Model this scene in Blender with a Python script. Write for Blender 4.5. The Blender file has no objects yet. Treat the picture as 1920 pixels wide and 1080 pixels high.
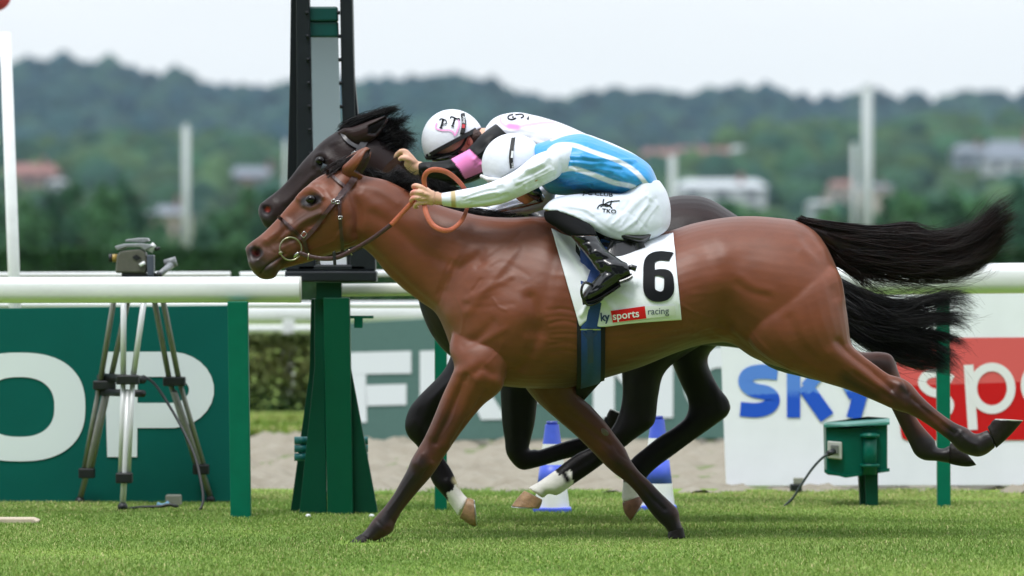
import bpy, bmesh, math, random
import numpy as np
from mathutils import Vector
from mathutils.bvhtree import BVHTree

# ---------------------------------------------------------------- camera, sky, light
F = 9900.0; HC = 1.1; TH = math.atan(70.0 / F)
sc = bpy.context.scene
cam_d = bpy.data.cameras.new('camera'); cam = bpy.data.objects.new('camera', cam_d)
sc.collection.objects.link(cam); sc.camera = cam
cam.location = (0, 0, HC); cam.rotation_euler = (math.pi / 2 - TH, 0, 0)
cam_d.sensor_width = 36.0; cam_d.lens = F / 1920 * 36.0
cam_d.clip_start = 0.5; cam_d.clip_end = 9000
cam_d.dof.use_dof = True; cam_d.dof.focus_distance = 19.88; cam_d.dof.aperture_fstop = 3.3

w = bpy.data.worlds.new("World"); sc.world = w; w.use_nodes = True
nt = w.node_tree; nt.nodes.clear()
out = nt.nodes.new('ShaderNodeOutputWorld'); bg = nt.nodes.new('ShaderNodeBackground')
sky = nt.nodes.new('ShaderNodeTexSky'); sky.sky_type = 'NISHITA'; sky.sun_disc = False
SUN_EL, SUN_AZ = math.radians(66), math.radians(205)
sky.sun_elevation = SUN_EL; sky.sun_rotation = SUN_AZ
tc = nt.nodes.new('ShaderNodeTexCoord'); sx = nt.nodes.new('ShaderNodeSeparateXYZ')
cr = nt.nodes.new('ShaderNodeValToRGB'); mx = nt.nodes.new('ShaderNodeMixRGB')
nz = nt.nodes.new('ShaderNodeTexNoise'); nz.inputs['Scale'].default_value = 2.2; nz.inputs['Detail'].default_value = 5
mp = nt.nodes.new('ShaderNodeMapping'); mp.inputs['Scale'].default_value = (1, 1, 3.5)
mul = nt.nodes.new('ShaderNodeMixRGB'); mul.blend_type = 'MULTIPLY'; mul.inputs[0].default_value = 1
cr2 = nt.nodes.new('ShaderNodeValToRGB')
cr2.color_ramp.elements[0].color = (.86, .87, .88, 1); cr2.color_ramp.elements[1].color = (1.06, 1.05, 1.04, 1)
cr2.color_ramp.elements[0].position = .3; cr2.color_ramp.elements[1].position = .7
e = cr.color_ramp.elements
e[0].position = 0.0; e[0].color = (.90, .94, .965, 1)
e[1].position = 1.0; e[1].color = (1.52, 1.62, 1.76, 1)
m_ = cr.color_ramp.elements.new(.04); m_.color = (.92, .955, .98, 1)
L = nt.links.new
L(tc.outputs['Generated'], sx.inputs[0]); L(sx.outputs['Z'], cr.inputs[0])
L(tc.outputs['Generated'], mp.inputs[0]); L(mp.outputs[0], nz.inputs['Vector']); L(nz.outputs[0], cr2.inputs[0])
L(cr.outputs[0], mul.inputs[1]); L(cr2.outputs[0], mul.inputs[2])
sc10 = nt.nodes.new('ShaderNodeVectorMath'); sc10.operation = 'SCALE'; sc10.inputs['Scale'].default_value = 11.0
L(mul.outputs[0], sc10.inputs[0])
mx.inputs[0].default_value = .93
L(sky.outputs[0], mx.inputs[1]); L(sc10.outputs[0], mx.inputs[2]); L(mx.outputs[0], bg.inputs[0])
bg.inputs[1].default_value = 0.1
L(bg.outputs[0], out.inputs[0])
sun_d = bpy.data.lights.new('sun', 'SUN'); sun = bpy.data.objects.new('sun', sun_d); sc.collection.objects.link(sun)
sun_d.energy = 2.4; sun_d.angle = math.radians(20); sun_d.color = (1, .98, .95)
d_ = Vector((math.sin(SUN_AZ) * math.cos(SUN_EL), math.cos(SUN_AZ) * math.cos(SUN_EL), math.sin(SUN_EL)))
sun.rotation_euler = d_.to_track_quat('Z', 'Y').to_euler()
sc.view_settings.view_transform = 'Standard'; sc.view_settings.look = 'None'
sc.view_settings.exposure = 0.1; sc.view_settings.gamma = 1.0
sc.cycles.volume_bounces = 0; sc.cycles.max_bounces = 8

# ---------------------------------------------------------------- helpers
rng = np.random.default_rng(7); random.seed(7)
cTH, sTH = math.cos(TH), math.sin(TH)
def Pa(px, py, D):
    px = np.asarray(px, float); py = np.asarray(py, float); D = np.asarray(D, float)
    a = (px - 960) / F; b = (540 - py) / F
    dx = a; dy = cTH + b * sTH; dz = -sTH + b * cTH
    t = D / dy
    return np.stack(np.broadcast_arrays(dx * t, D + 0 * t, HC + dz * t), -1)
def P(px, py, D): return Pa(px, py, D)
def proj(V):
    V = np.asarray(V, float)
    y = V[:, 1]; z = V[:, 2] - HC
    f = y * cTH - z * sTH; u = y * sTH + z * cTH
    return 960 + F * V[:, 0] / f, 540 - F * u / f
def gD(py): # distance at which flat ground shows at py
    b = (540 - py) / F
    dy = cTH + b * sTH; dz = -sTH + b * cTH
    return -HC / dz * dy

def lin(c):
    c = np.asarray(c, float) / 255.0
    return np.where(c <= .04045, c / 12.92, ((c + .055) / 1.055) ** 2.4)

_m = {}
def mat(name, col, rough=.5, metal=0., spec=.5, vcol=False, noise=0., nscale=8., bump=0., bscale=40., sheen=0., coat=0., trans=0., stretch=None, ncol=None, sss=0.):
    if name in _m: return _m[name]
    m = bpy.data.materials.new(name); m.use_nodes = True; n = m.node_tree; b = n.nodes['Principled BSDF']
    b.inputs['Roughness'].default_value = rough; b.inputs['Metallic'].default_value = metal
    b.inputs['Specular IOR Level'].default_value = spec
    b.inputs['Sheen Weight'].default_value = sheen; b.inputs['Coat Weight'].default_value = coat
    b.inputs['Transmission Weight'].default_value = trans
    if sss:
        b.inputs['Subsurface Weight'].default_value = sss; b.inputs['Subsurface Radius'].default_value = (.01, .004, .002)
    col = tuple(col)[:3]
    if vcol:
        src = n.nodes.new('ShaderNodeVertexColor'); src.layer_name = 'Col'; cs = src.outputs[0]
    else:
        src = n.nodes.new('ShaderNodeRGB'); src.outputs[0].default_value = (*col, 1); cs = src.outputs[0]
    tcn = n.nodes.new('ShaderNodeTexCoord'); vec = tcn.outputs['Object']
    if stretch:
        mpn = n.nodes.new('ShaderNodeMapping'); mpn.inputs['Scale'].default_value = stretch
        n.links.new(vec, mpn.inputs[0]); vec = mpn.outputs[0]
    if noise or ncol is not None:
        t = n.nodes.new('ShaderNodeTexNoise'); t.inputs['Scale'].default_value = nscale; t.inputs['Detail'].default_value = 6
        t.inputs['Roughness'].default_value = .6
        n.links.new(vec, t.inputs['Vector'])
        r = n.nodes.new('ShaderNodeValToRGB')
        r.color_ramp.elements[0].position = .3; r.color_ramp.elements[1].position = .7
        if ncol is not None:
            r.color_ramp.elements[0].color = (0, 0, 0, 1); r.color_ramp.elements[1].color = (1, 1, 1, 1)
            mi = n.nodes.new('ShaderNodeMixRGB'); n.links.new(t.outputs[0], r.inputs[0]); n.links.new(r.outputs[0], mi.inputs[0])
            n.links.new(cs, mi.inputs[1]); mi.inputs[2].default_value = (*ncol, 1)
        else:
            lo, hi = 1 - noise, 1 + noise
            r.color_ramp.elements[0].color = (lo, lo, lo, 1); r.color_ramp.elements[1].color = (hi, hi, hi, 1)
            mi = n.nodes.new('ShaderNodeMixRGB'); mi.blend_type = 'MULTIPLY'; mi.inputs[0].default_value = 1
            n.links.new(t.outputs[0], r.inputs[0]); n.links.new(cs, mi.inputs[1]); n.links.new(r.outputs[0], mi.inputs[2])
        cs = mi.outputs[0]
    n.links.new(cs, b.inputs['Base Color'])
    if bump:
        t = n.nodes.new('ShaderNodeTexNoise'); t.inputs['Scale'].default_value = bscale; t.inputs['Detail'].default_value = 4
        n.links.new(vec, t.inputs['Vector'])
        bp = n.nodes.new('ShaderNodeBump'); bp.inputs['Strength'].default_value = bump; bp.inputs['Distance'].default_value = .01
        n.links.new(t.outputs[0], bp.inputs['Height']); n.links.new(bp.outputs[0], b.inputs['Normal'])
    _m[name] = m
    return m
def S(r, g, b): return tuple(lin((r, g, b)))

def empty(name, loc, label=None, cat=None, group=None):
    o = bpy.data.objects.new(name, None); sc.collection.objects.link(o); o.location = loc; o.empty_display_size = .1
    if label: o['label'] = label
    if cat: o['category'] = cat
    if group: o['group'] = group
    return o
def tag(o, label=None, cat=None, group=None, kind=None):
    if label: o['label'] = label
    if cat: o['category'] = cat
    if group: o['group'] = group
    if kind: o['kind'] = kind
    return o
def offs(p):
    v = np.zeros(3)
    while p is not None:
        v += np.array(p.location); p = p.parent
    return v
def mk(name, V, Fc, m, parent=None, col=None, smooth=True, fcol=None):
    V = np.asarray(V, float).reshape(-1, 3) - offs(parent)
    me = bpy.data.meshes.new(name)
    if isinstance(Fc, np.ndarray):
        k = Fc.shape[1]; nf = len(Fc)
        me.vertices.add(len(V)); me.vertices.foreach_set('co', V.astype(np.float32).ravel())
        me.loops.add(nf * k); me.loops.foreach_set('vertex_index', Fc.astype(np.int32).ravel())
        me.polygons.add(nf); me.polygons.foreach_set('loop_start', np.arange(0, nf * k, k, dtype=np.int32))
        me.polygons.foreach_set('loop_total', np.full(nf, k, dtype=np.int32))
        me.update(calc_edges=True); me.validate()
    else:
        me.from_pydata([tuple(v) for v in V], [], Fc); me.update()
    if smooth: me.polygons.foreach_set('use_smooth', np.ones(len(me.polygons), dtype=bool))
    o = bpy.data.objects.new(name, me); sc.collection.objects.link(o)
    if parent is not None: o.parent = parent
    if m is not None: me.materials.append(m)
    if col is not None: setcol(o, col)
    return o
def setcol(o, col):
    me = o.data
    a = me.color_attributes.get('Col') or me.color_attributes.new('Col', 'FLOAT_COLOR', 'POINT')
    c = np.ones((len(me.vertices), 4), np.float32); c[:, :3] = col
    a.data.foreach_set('color', c.ravel())

class MB:
    def __init__(s): s.V = []; s.F = []; s.n = 0
    def add(s, V, Fc):
        V = np.asarray(V, float).reshape(-1, 3)
        s.V.append(V); s.F += [tuple(int(i) + s.n for i in f) for f in Fc]; s.n += len(V); return s
    def box(s, a, b):
        (x0, y0, z0), (x1, y1, z1) = a, b
        V = [(x, y, z) for z in (z0, z1) for y in (y0, y1) for x in (x0, x1)]
        return s.add(V, [(0, 2, 3, 1), (4, 5, 7, 6), (0, 1, 5, 4), (2, 6, 7, 3), (0, 4, 6, 2), (1, 3, 7, 5)])
    def tube(s, pts, r, n=10, cap=True):
        pts = np.asarray(pts, float); k = len(pts); r = np.broadcast_to(r, (k,))
        T = np.gradient(pts, axis=0); T /= np.linalg.norm(T, axis=1)[:, None] + 1e-12
        up = np.array([0, 0, 1.]) if abs(T[0][2]) < .9 else np.array([0, 1., 0])
        V = []; N = np.cross(T[0], up); N /= np.linalg.norm(N)
        for i in range(k):
            N = N - T[i] * N.dot(T[i]); N /= np.linalg.norm(N) + 1e-12; B = np.cross(T[i], N)
            for j in range(n):
                a = 2 * math.pi * j / n; V.append(pts[i] + r[i] * (math.cos(a) * N + math.sin(a) * B))
        Fc = [(i * n + j, i * n + (j + 1) % n, (i + 1) * n + (j + 1) % n, (i + 1) * n + j) for i in range(k - 1) for j in range(n)]
        if cap: Fc += [tuple(range(n - 1, -1, -1)), tuple((k - 1) * n + j for j in range(n))]
        return s.add(V, Fc)
    def prism(s, poly, D0, D1): # px polygon extruded from depth D0 to D1
        n = len(poly); c = P(*np.mean(np.array(poly, float), 0), D0)
        f = P([p[0] for p in poly], [p[1] for p in poly], D0); b = f + np.array([0, D1 - D0, 0])
        return s.add(np.concatenate([f, b]), [tuple(range(n)), tuple(range(2 * n - 1, n - 1, -1))] + [(i, i + n, (i + 1) % n + n, (i + 1) % n) for i in range(n)])
    def ell(s, c, r, nu=20, nv=12, R=None):
        V = []; Fc = []
        for i in range(nv + 1):
            t = math.pi * i / nv
            for j in range(nu):
                a = 2 * math.pi * j / nu; v = np.array([math.sin(t) * math.cos(a) * r[0], math.sin(t) * math.sin(a) * r[1], math.cos(t) * r[2]])
                if R is not None: v = R @ v
                V.append(np.array(c) + v)
        for i in range(nv):
            for j in range(nu): Fc.append((i * nu + j, (i + 1) * nu + j, (i + 1) * nu + (j + 1) % nu, i * nu + (j + 1) % nu))
        return s.add(V, Fc)
    def build(s, name, m, parent=None, smooth=False, bevel=0., col=None):
        V = np.concatenate(s.V)
        o = mk(name, V, s.F, m, parent, col=col, smooth=smooth)
        bm = bmesh.new(); bm.from_mesh(o.data); bmesh.ops.recalc_face_normals(bm, faces=bm.faces)
        bm.to_mesh(o.data); bm.free()
        if bevel:
            b = o.modifiers.new('bevel', 'BEVEL'); b.width = bevel; b.segments = 2; b.limit_method = 'ANGLE'
        return o

def cr_interp(A, sub):
    A = np.asarray(A, float); n = len(A); out = []
    for i in range(n - 1):
        p0 = A[max(i - 1, 0)]; p1 = A[i]; p2 = A[i + 1]; p3 = A[min(i + 2, n - 1)]
        for k in range(sub):
            t = k / sub
            out.append(.5 * ((2 * p1) + (-p0 + p2) * t + (2 * p0 - 5 * p1 + 4 * p2 - p3) * t * t + (-p0 + 3 * p1 - 3 * p2 + p3) * t ** 3))
    out.append(A[-1]); return np.array(out)
def loft(stations, D, nseg=28, sub=5, k=1.0, sq=1.0):
    """stations: (ax,ay,bx,by,halfwidth,dz,egg): the two silhouette points of a ring, its half width in depth"""
    St = np.array([tuple(s) + (0,) * (7 - len(s)) for s in stations], float)
    St = cr_interp(St, sub)
    A = P(St[:, 0], St[:, 1], D + St[:, 5]); B = P(St[:, 2], St[:, 3], D + St[:, 5])
    C = (A + B) / 2; v = (A - B) / 2 * k
    ph = np.linspace(0, 2 * np.pi, nseg, endpoint=False)
    c = np.cos(ph); s_ = np.sin(ph)
    c2 = np.sign(c) * np.abs(c) ** sq; s2 = np.sign(s_) * np.abs(s_) ** sq
    R = C[:, None, :] + v[:, None, :] * c2[None, :, None]
    R[:, :, 1] += St[:, 4:5] * k * s2[None, :] * (1 - St[:, 6:7] * c[None, :])
    m = len(R); V = R.reshape(-1, 3)
    Fc = [(i * nseg + j, i * nseg + (j + 1) % nseg, (i + 1) * nseg + (j + 1) % nseg, (i + 1) * nseg + j) for i in range(m - 1) for j in range(nseg)]
    Fc += [tuple(range(nseg - 1, -1, -1)), tuple((m - 1) * nseg + j for j in range(nseg))]
    return V, Fc
def remesh(parts, vox, smooth=6, lam=.5, mu=-.52):
    """fuse several closed shells into one surface; returns V, faces, normals fn"""
    mb = MB()
    for V, Fc in parts: mb.add(V, Fc)
    o = mb.build('fuse', None)
    r = o.modifiers.new('r', 'REMESH'); r.mode = 'VOXEL'; r.voxel_size = vox
    dg = bpy.context.evaluated_depsgraph_get(); dg.update()
    me = bpy.data.meshes.new_from_object(o.evaluated_get(dg))
    V = np.empty(len(me.vertices) * 3, np.float32); me.vertices.foreach_get('co', V); V = V.reshape(-1, 3).astype(float)
    Fq = np.empty(len(me.loops), np.int32); me.loops.foreach_get('vertex_index', Fq)
    lt = np.empty(len(me.polygons), np.int32); me.polygons.foreach_get('loop_total', lt)
    E = np.empty(len(me.edges) * 2, np.int32); me.edges.foreach_get('vertices', E); E = E.reshape(-1, 2)
    if (lt == 4).all(): Fq = Fq.reshape(-1, 4)
    else:
        ls = np.cumsum(lt) - lt; keep = lt == 4; Fq = Fq[(ls[keep][:, None] + np.arange(4))]
    bpy.data.objects.remove(o); bpy.data.meshes.remove(me)
    deg = np.bincount(E.ravel(), minlength=len(V)).astype(float)
    deg[deg == 0] = 1
    def lap(V, l):
        S_ = np.stack([np.bincount(E[:, 0], V[E[:, 1], k], len(V)) + np.bincount(E[:, 1], V[E[:, 0], k], len(V)) for k in range(3)], 1)
        return V + l * (S_ / deg[:, None] - V)
    for i in range(smooth): V = lap(V, lam); V = lap(V, mu)
    return V, Fq, lap
def normals(V, Fq):
    n = np.cross(V[Fq[:, 2]] - V[Fq[:, 0]], V[Fq[:, 3]] - V[Fq[:, 1]])
    N = np.zeros_like(V)
    for k in range(4):
        for c in range(3): N[:, c] += np.bincount(Fq[:, k], n[:, c], len(V))
    N /= np.linalg.norm(N, axis=1)[:, None] + 1e-12
    return N
def pdist(px, py, pts):
    pts = np.asarray(pts, float).reshape(-1, 2); d = np.full(len(px), 1e9)
    if len(pts) == 1: return np.hypot(px - pts[0, 0], py - pts[0, 1])
    for a, b in zip(pts[:-1], pts[1:]):
        ab = b - a; t = np.clip(((px - a[0]) * ab[0] + (py - a[1]) * ab[1]) / (ab @ ab + 1e-9), 0, 1)
        d = np.minimum(d, np.hypot(px - a[0] - t * ab[0], py - a[1] - t * ab[1]))
    return d
def sculpt(V, Fq, strokes, side=-1):
    """strokes: (pts, radius px, amp mm[, Dmin, Dmax]) push the camera side of the surface along its normal"""
    px, py = proj(V); N = normals(V, Fq); fac = np.clip(-N[:, 1] * 1.6 + .1, 0, 1) if side == -1 else np.ones(len(V))
    d = np.zeros(len(V))
    for s in strokes:
        a = s[2] / 1000.; dd = pdist(px, py, cr_interp(np.array(s[0], float), 4) if len(s[0]) > 2 else s[0])
        g = a * np.exp(-(dd / s[1]) ** 2)
        if len(s) > 3: g = g * ((V[:, 1] > s[3]) & (V[:, 1] < s[4]))
        d += g
    return V + N * (d * fac)[:, None]
def inpoly(px, py, poly):
    r = np.zeros(len(px), bool); n = len(poly)
    for i in range(n):
        x0, y0 = poly[i]; x1, y1 = poly[(i + 1) % n]
        c = ((y0 > py) != (y1 > py)) & (px < (x1 - x0) * (py - y0) / ((y1 - y0) if y1 != y0 else 1e-9) + x0)
        r ^= c
    return r
def paint(V, base, ops):
    """ops: ('s', pts, radius, colour, softness[, Dmin, Dmax]) or ('p', polygon, colour[, Dmin, Dmax])"""
    px, py = proj(V); C = np.tile(np.asarray(base, float), (len(V), 1))
    for o in ops:
        if o[0] == 's':
            d = pdist(px, py, cr_interp(np.array(o[1], float), 4) if len(o[1]) > 2 else o[1]); w = np.clip((o[2] - d) / o[4] + .5, 0, 1); c = o[3]; dm = o[5:]
        else: w = inpoly(px, py, o[1]).astype(float); c = o[2]; dm = o[3:]
        if len(dm): w = w * ((V[:, 1] > dm[0]) & (V[:, 1] < dm[1]))
        C = C * (1 - w[:, None]) + np.asarray(c) * w[:, None]
    return C
def fnoise(V, scale, seed=0, oct=3):
    """cheap smooth pseudo noise from sums of sines"""
    r = np.random.default_rng(seed); o = np.zeros(len(V)); a = 1.
    for k in range(oct):
        for j in range(4):
            d = r.normal(size=3); d /= np.linalg.norm(d); o += a * np.sin(V @ d * scale * (2 ** k) * (1 + .3 * r.random()) + r.random() * 6.28) / 4
        a *= .5
    return o

class Surf:
    def __init__(s, V, Fq, D): s.b = BVHTree.FromPolygons([tuple(v) for v in V], [tuple(f) for f in Fq.tolist()]); s.D = D; s.last = D
    def hit(s, px, py, off=0.):
        o = Vector((0, 0, HC)); q = Vector(P(px, py, s.D)); d = (q - o).normalized()
        st_ = o + d * (s.D - 3)
        h = s.b.ray_cast(st_, d, 6)
        if h[0] is None: return np.array(P(px, py, s.last - off)), False
        s.last = h[0][1]
        return np.array(h[0]) - np.array(d) * off, True
def dense(pts, step=3.):
    pts = np.asarray(pts, float)
    if len(pts) > 2: pts = cr_interp(pts, 8)
    L_ = np.r_[0, np.cumsum(np.linalg.norm(np.diff(pts, axis=0), axis=1))]
    n = max(2, int(L_[-1] / step) + 1); t = np.linspace(0, L_[-1], n)
    return np.stack([np.interp(t, L_, pts[:, k]) for k in range(pts.shape[1])], 1)
def strap(mb, pts, wpx, surf, off=.004, th=.004, step=3.):
    """flat strap laid on a surface along a px polyline"""
    p = dense(pts, step); T = np.gradient(p, axis=0); T /= np.linalg.norm(T, axis=1)[:, None]; N = np.stack([-T[:, 1], T[:, 0]], 1)
    wv = np.broadcast_to(wpx, (len(p),))
    rows = []
    for i in range(len(p)):
        c, ok = surf.hit(*p[i], off)
        a, oka = surf.hit(*(p[i] + N[i] * wv[i] / 2), off); b, okb = surf.hit(*(p[i] - N[i] * wv[i] / 2), off)
        yc = c[1]
        a[1] = max(min(a[1], yc + .008), yc - .012); b[1] = max(min(b[1], yc + .008), yc - .012)
        rows.append((a, b))
    Y = np.array([[r[0][1], r[1][1]] for r in rows])
    for _ in range(3): Y[1:-1] = (Y[:-2] + 2 * Y[1:-1] + Y[2:]) / 4
    V = []
    for i, (a, b) in enumerate(rows):
        a = a.copy(); b = b.copy(); a[1] = Y[i, 0]; b[1] = Y[i, 1]
        t = np.array([0, -th, 0])
        V += [a, b, b + t, a + t]
    n = len(rows)
    Fc = [(i * 4 + j, i * 4 + (j + 1) % 4, (i + 1) * 4 + (j + 1) % 4, (i + 1) * 4 + j) for i in range(n - 1) for j in range(4)] + [(0, 1, 2, 3), ((n - 1) * 4 + 3, (n - 1) * 4 + 2, (n - 1) * 4 + 1, (n - 1) * 4)]
    return mb.add(V, Fc)
def band(mb, a, b, Dc, wpx, surf, off=.004, n=56, th=.004):
    """strap all the way round a limb or body: plane through px points a,b and the depth axis"""
    a = np.array(a, float); b = np.array(b, float); c = (a + b) / 2; d = (a - b) / np.linalg.norm(a - b); pr = np.array([-d[1], d[0]])
    rows = []
    for e_ in (-.5, .5):
        cc = Vector(P(*(c + pr * wpx * e_), Dc)); up = Vector(P(*(c + pr * wpx * e_ + d), Dc)) - cc; up.normalize()
        R = []
        for j in range(n):
            an = 2 * math.pi * j / n; dr = up * math.cos(an) + Vector((0, -1, 0)) * math.sin(an)
            h = surf.b.ray_cast(cc, dr, 1.)
            R.append((cc, dr, h[3] if h[0] is not None else None))
        ds = [r[2] for r in R]; val = [x for x in ds if x is not None] or [.1]
        ds = [x if x is not None else np.median(val) for x in ds]
        ds = np.array(ds)
        for _ in range(2): ds = (np.roll(ds, 1) + 2 * ds + np.roll(ds, -1)) / 4
        rows.append([(np.array(r[0] + r[1] * (ds[j] + off)), np.array(r[0] + r[1] * (ds[j] + off + th))) for j, r in enumerate(R)])
    V = []
    for j in range(n):
        V += [rows[0][j][0], rows[1][j][0], rows[1][j][1], rows[0][j][1]]
    Fc = [(j * 4 + k, j * 4 + (k + 1) % 4, ((j + 1) % n) * 4 + (k + 1) % 4, ((j + 1) % n) * 4 + k) for j in range(n) for k in range(4)]
    return mb.add(V, Fc)
def strip2d(pts, wd, closed=False):
    """flat stroke of a width along a px polyline, as quads in px"""
    p = np.asarray(pts, float)
    if closed: T = np.roll(p, -1, 0) - np.roll(p, 1, 0)
    else: T = np.gradient(p, axis=0)
    T /= np.linalg.norm(T, axis=1)[:, None] + 1e-9; N = np.stack([-T[:, 1], T[:, 0]], 1)
    wv = np.broadcast_to(wd, (len(p),))[:, None]
    Q = np.concatenate([p + N * wv / 2, p - N * wv / 2]); n = len(p)
    Fc = [(i, (i + 1) % n, n + (i + 1) % n, n + i) for i in range(n if closed else n - 1)]
    return Q, Fc
def arc(cx, cy, rx, ry, a0, a1, n=20):
    t = np.radians(np.linspace(a0, a1, n)); return [(cx + rx * math.cos(x), cy - ry * math.sin(x)) for x in t]
def text2d(s, x, y, h, ang=0., sxx=1., bold=0., shear=0.):
    """built-in font outlines as px points (x,y = left end of the baseline, h = cap height)"""
    cu = bpy.data.curves.new('t', 'FONT'); cu.body = s; cu.size = 1.; cu.offset = bold; cu.resolution_u = 4; cu.shear = shear
    o = bpy.data.objects.new('t', cu); sc.collection.objects.link(o)
    dg = bpy.context.evaluated_depsgraph_get(); dg.update()
    me = bpy.data.meshes.new_from_object(o.evaluated_get(dg))
    bm = bmesh.new(); bm.from_mesh(me); bmesh.ops.triangulate(bm, faces=bm.faces)
    for _ in range(2):
        ed = [e_ for e_ in bm.edges if e_.calc_length() > .25]
        if ed: bmesh.ops.subdivide_edges(bm, edges=ed, cuts=1); bmesh.ops.triangulate(bm, faces=bm.faces)
    Q = np.array([v.co[:2] for v in bm.verts]); Fc = [tuple(v.index for v in f.verts) for f in bm.faces]
    bm.free(); bpy.data.objects.remove(o); bpy.data.curves.remove(cu); bpy.data.meshes.remove(me)
    Q = Q * h / .69; Q[:, 0] *= sxx
    a = math.radians(ang); X = Q[:, 0] * math.cos(a) - Q[:, 1] * math.sin(a); Y = Q[:, 0] * math.sin(a) + Q[:, 1] * math.cos(a)
    return np.stack([x + X, y - Y], 1), Fc
def flat(mb, QF, D): # lay 2d shapes on a flat board facing the camera
    Q, Fc = QF; return mb.add(P(Q[:, 0], Q[:, 1], D), Fc)
def onsurf(mb, QF, surf, off):
    Q, Fc = QF; return mb.add([surf.hit(q[0], q[1], off)[0] for q in Q], Fc)

def strands(guides, n, D, wdt=.0012, seg=12, seed=1, jit=.012, wave=.01, lmin=.55, rootj=.01, stray=.06, tw=None):
    """hair between px guide curves; guides: list of [(x,y,dz),...] with equal point counts"""
    r = np.random.default_rng(seed)
    G = np.array([[list(P(x, y, D + z)) for x, y, z in g] for g in guides])
    G = np.array([cr_interp(g, 6) for g in G]); ng, m, _ = G.shape
    V = np.zeros((n, seg + 1, 3, 3))
    t = np.linspace(0, 1, seg + 1)
    for i in range(n):
        u = r.random() * (ng - 1); k = min(int(u), ng - 2); f = u - k
        c = G[k] * (1 - f) + G[k + 1] * f
        Ln = lmin + (1 - lmin) * r.random() ** .6
        tt = t * Ln * (m - 1); i0 = np.minimum(tt.astype(int), m - 2); fr = (tt - i0)[:, None]
        p = c[i0] * (1 - fr) + c[i0 + 1] * fr
        cl = int(u * 6)
        rc = np.random.default_rng(seed * 1000 + cl)
        st_ = 3. if r.random() < stray else 1.
        off = r.normal(size=3) * jit * st_; off[1] *= 1.8
        p = p + (off * .45 + rc.normal(size=3) * jit * .8)[None] * (t[:, None] ** .7) + r.normal(size=3)[None] * rootj * (1 - t[:, None]) * np.array([1, 1.5, 1])
        ph = r.random() * 6.28; fq = 3 + 4 * r.random(); wv = wave * (.5 + r.random()) * st_
        pc = rc.random() * 6.28
        p = p + np.stack([np.sin(t * fq + ph), np.cos(t * fq + ph), np.sin(t * 7 + pc)], 1) * wv * (t[:, None] ** 1.2)
        wd = wdt * (.6 + .8 * r.random()) * np.clip(1.15 - t, .12, 1)
        T = np.gradient(p, axis=0); T /= np.linalg.norm(T, axis=1)[:, None] + 1e-9
        n1 = np.cross(T, [0, 1, .05]); n1 /= np.linalg.norm(n1, axis=1)[:, None] + 1e-9; n2 = np.cross(T, n1)
        for j in range(3):
            a = 2 * math.pi * j / 3 + ph
            V[i, :, j] = p + (n1 * math.cos(a) + n2 * math.sin(a)) * wd[:, None]
    base = (np.arange(n) * (seg + 1) * 3)[:, None, None, None]
    s_i = (np.arange(seg) * 3)[None, :, None, None]; j = np.arange(3)[None, None, :, None]; j2 = (j + 1) % 3
    Fq = np.concatenate([base + s_i + j, base + s_i + j2, base + s_i + 3 + j2, base + s_i + 3 + j], -1).reshape(-1, 4)
    return V.reshape(-1, 3), Fq
# ---------------------------------------------------------------- setting
def struct(o): o['kind'] = 'structure'; return o
def stuff(o, label=None, cat=None): 
    o['kind'] = 'stuff'
    if label: o['label'] = label
    if cat: o['category'] = cat
    return o
def grid(x0, x1, y0, y1, nx, ny, zf):
    X, Y = np.meshgrid(np.linspace(x0, x1, nx), np.linspace(y0, y1, ny)); Z = zf(X, Y)
    V = np.stack([X, Y, Z], -1).reshape(-1, 3); i = np.arange(nx * ny).reshape(ny, nx)
    return V, np.stack([i[:-1, :-1], i[:-1, 1:], i[1:, 1:], i[1:, :-1]], -1).reshape(-1, 4)
M_ground = mat('meadow', S(98, 112, 70), rough=1, spec=.1, noise=.25, nscale=.05)
struct(mk('ground', [(-4000, -300, -.03), (4000, -300, -.03), (4000, 5000, -.03), (-4000, 5000, -.03)], [(0, 1, 2, 3)], M_ground, smooth=False))
M_turf = mat('turf', S(104, 140, 60), rough=1, spec=.1, noise=.25, nscale=3, ncol=S(126, 142, 66))
V, Fq = grid(-40, 40, 2, 24.3, 260, 90, lambda X, Y: .006 * np.sin(X * 3.1 + Y) * np.cos(Y * 2.3))
struct(mk('turf', V, Fq, M_turf))
M_sand = mat('sand', S(148, 143, 130), rough=1, spec=.1, noise=.14, nscale=9, bump=.5, bscale=14, ncol=S(134, 127, 113))
nn = lambda X, Y: .022 * np.sin(X * 9 + 3 * np.sin(Y * 4)) * np.cos(Y * 7 + 2 * np.sin(X * 5)) + .018 * np.sin(X * 23 + Y * 5 + 2 * np.sin(Y * 13)) * np.sin(Y * 19 - X * 7)
V, Fq = grid(-14, 14, 23.9, 31.6, 560, 200, lambda X, Y: 1.7 * nn(X, Y) - .026)
struct(mk('sand_track', V, Fq, M_sand))
struct(mk('turf', [(-60, 31.4, .012), (60, 31.4, .012), (60, 60, .012), (-60, 60, .012)], [(0, 1, 2, 3)], mat('far_turf', S(120, 142, 70), rough=1, spec=.1, noise=.2, nscale=2), smooth=False))

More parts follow.
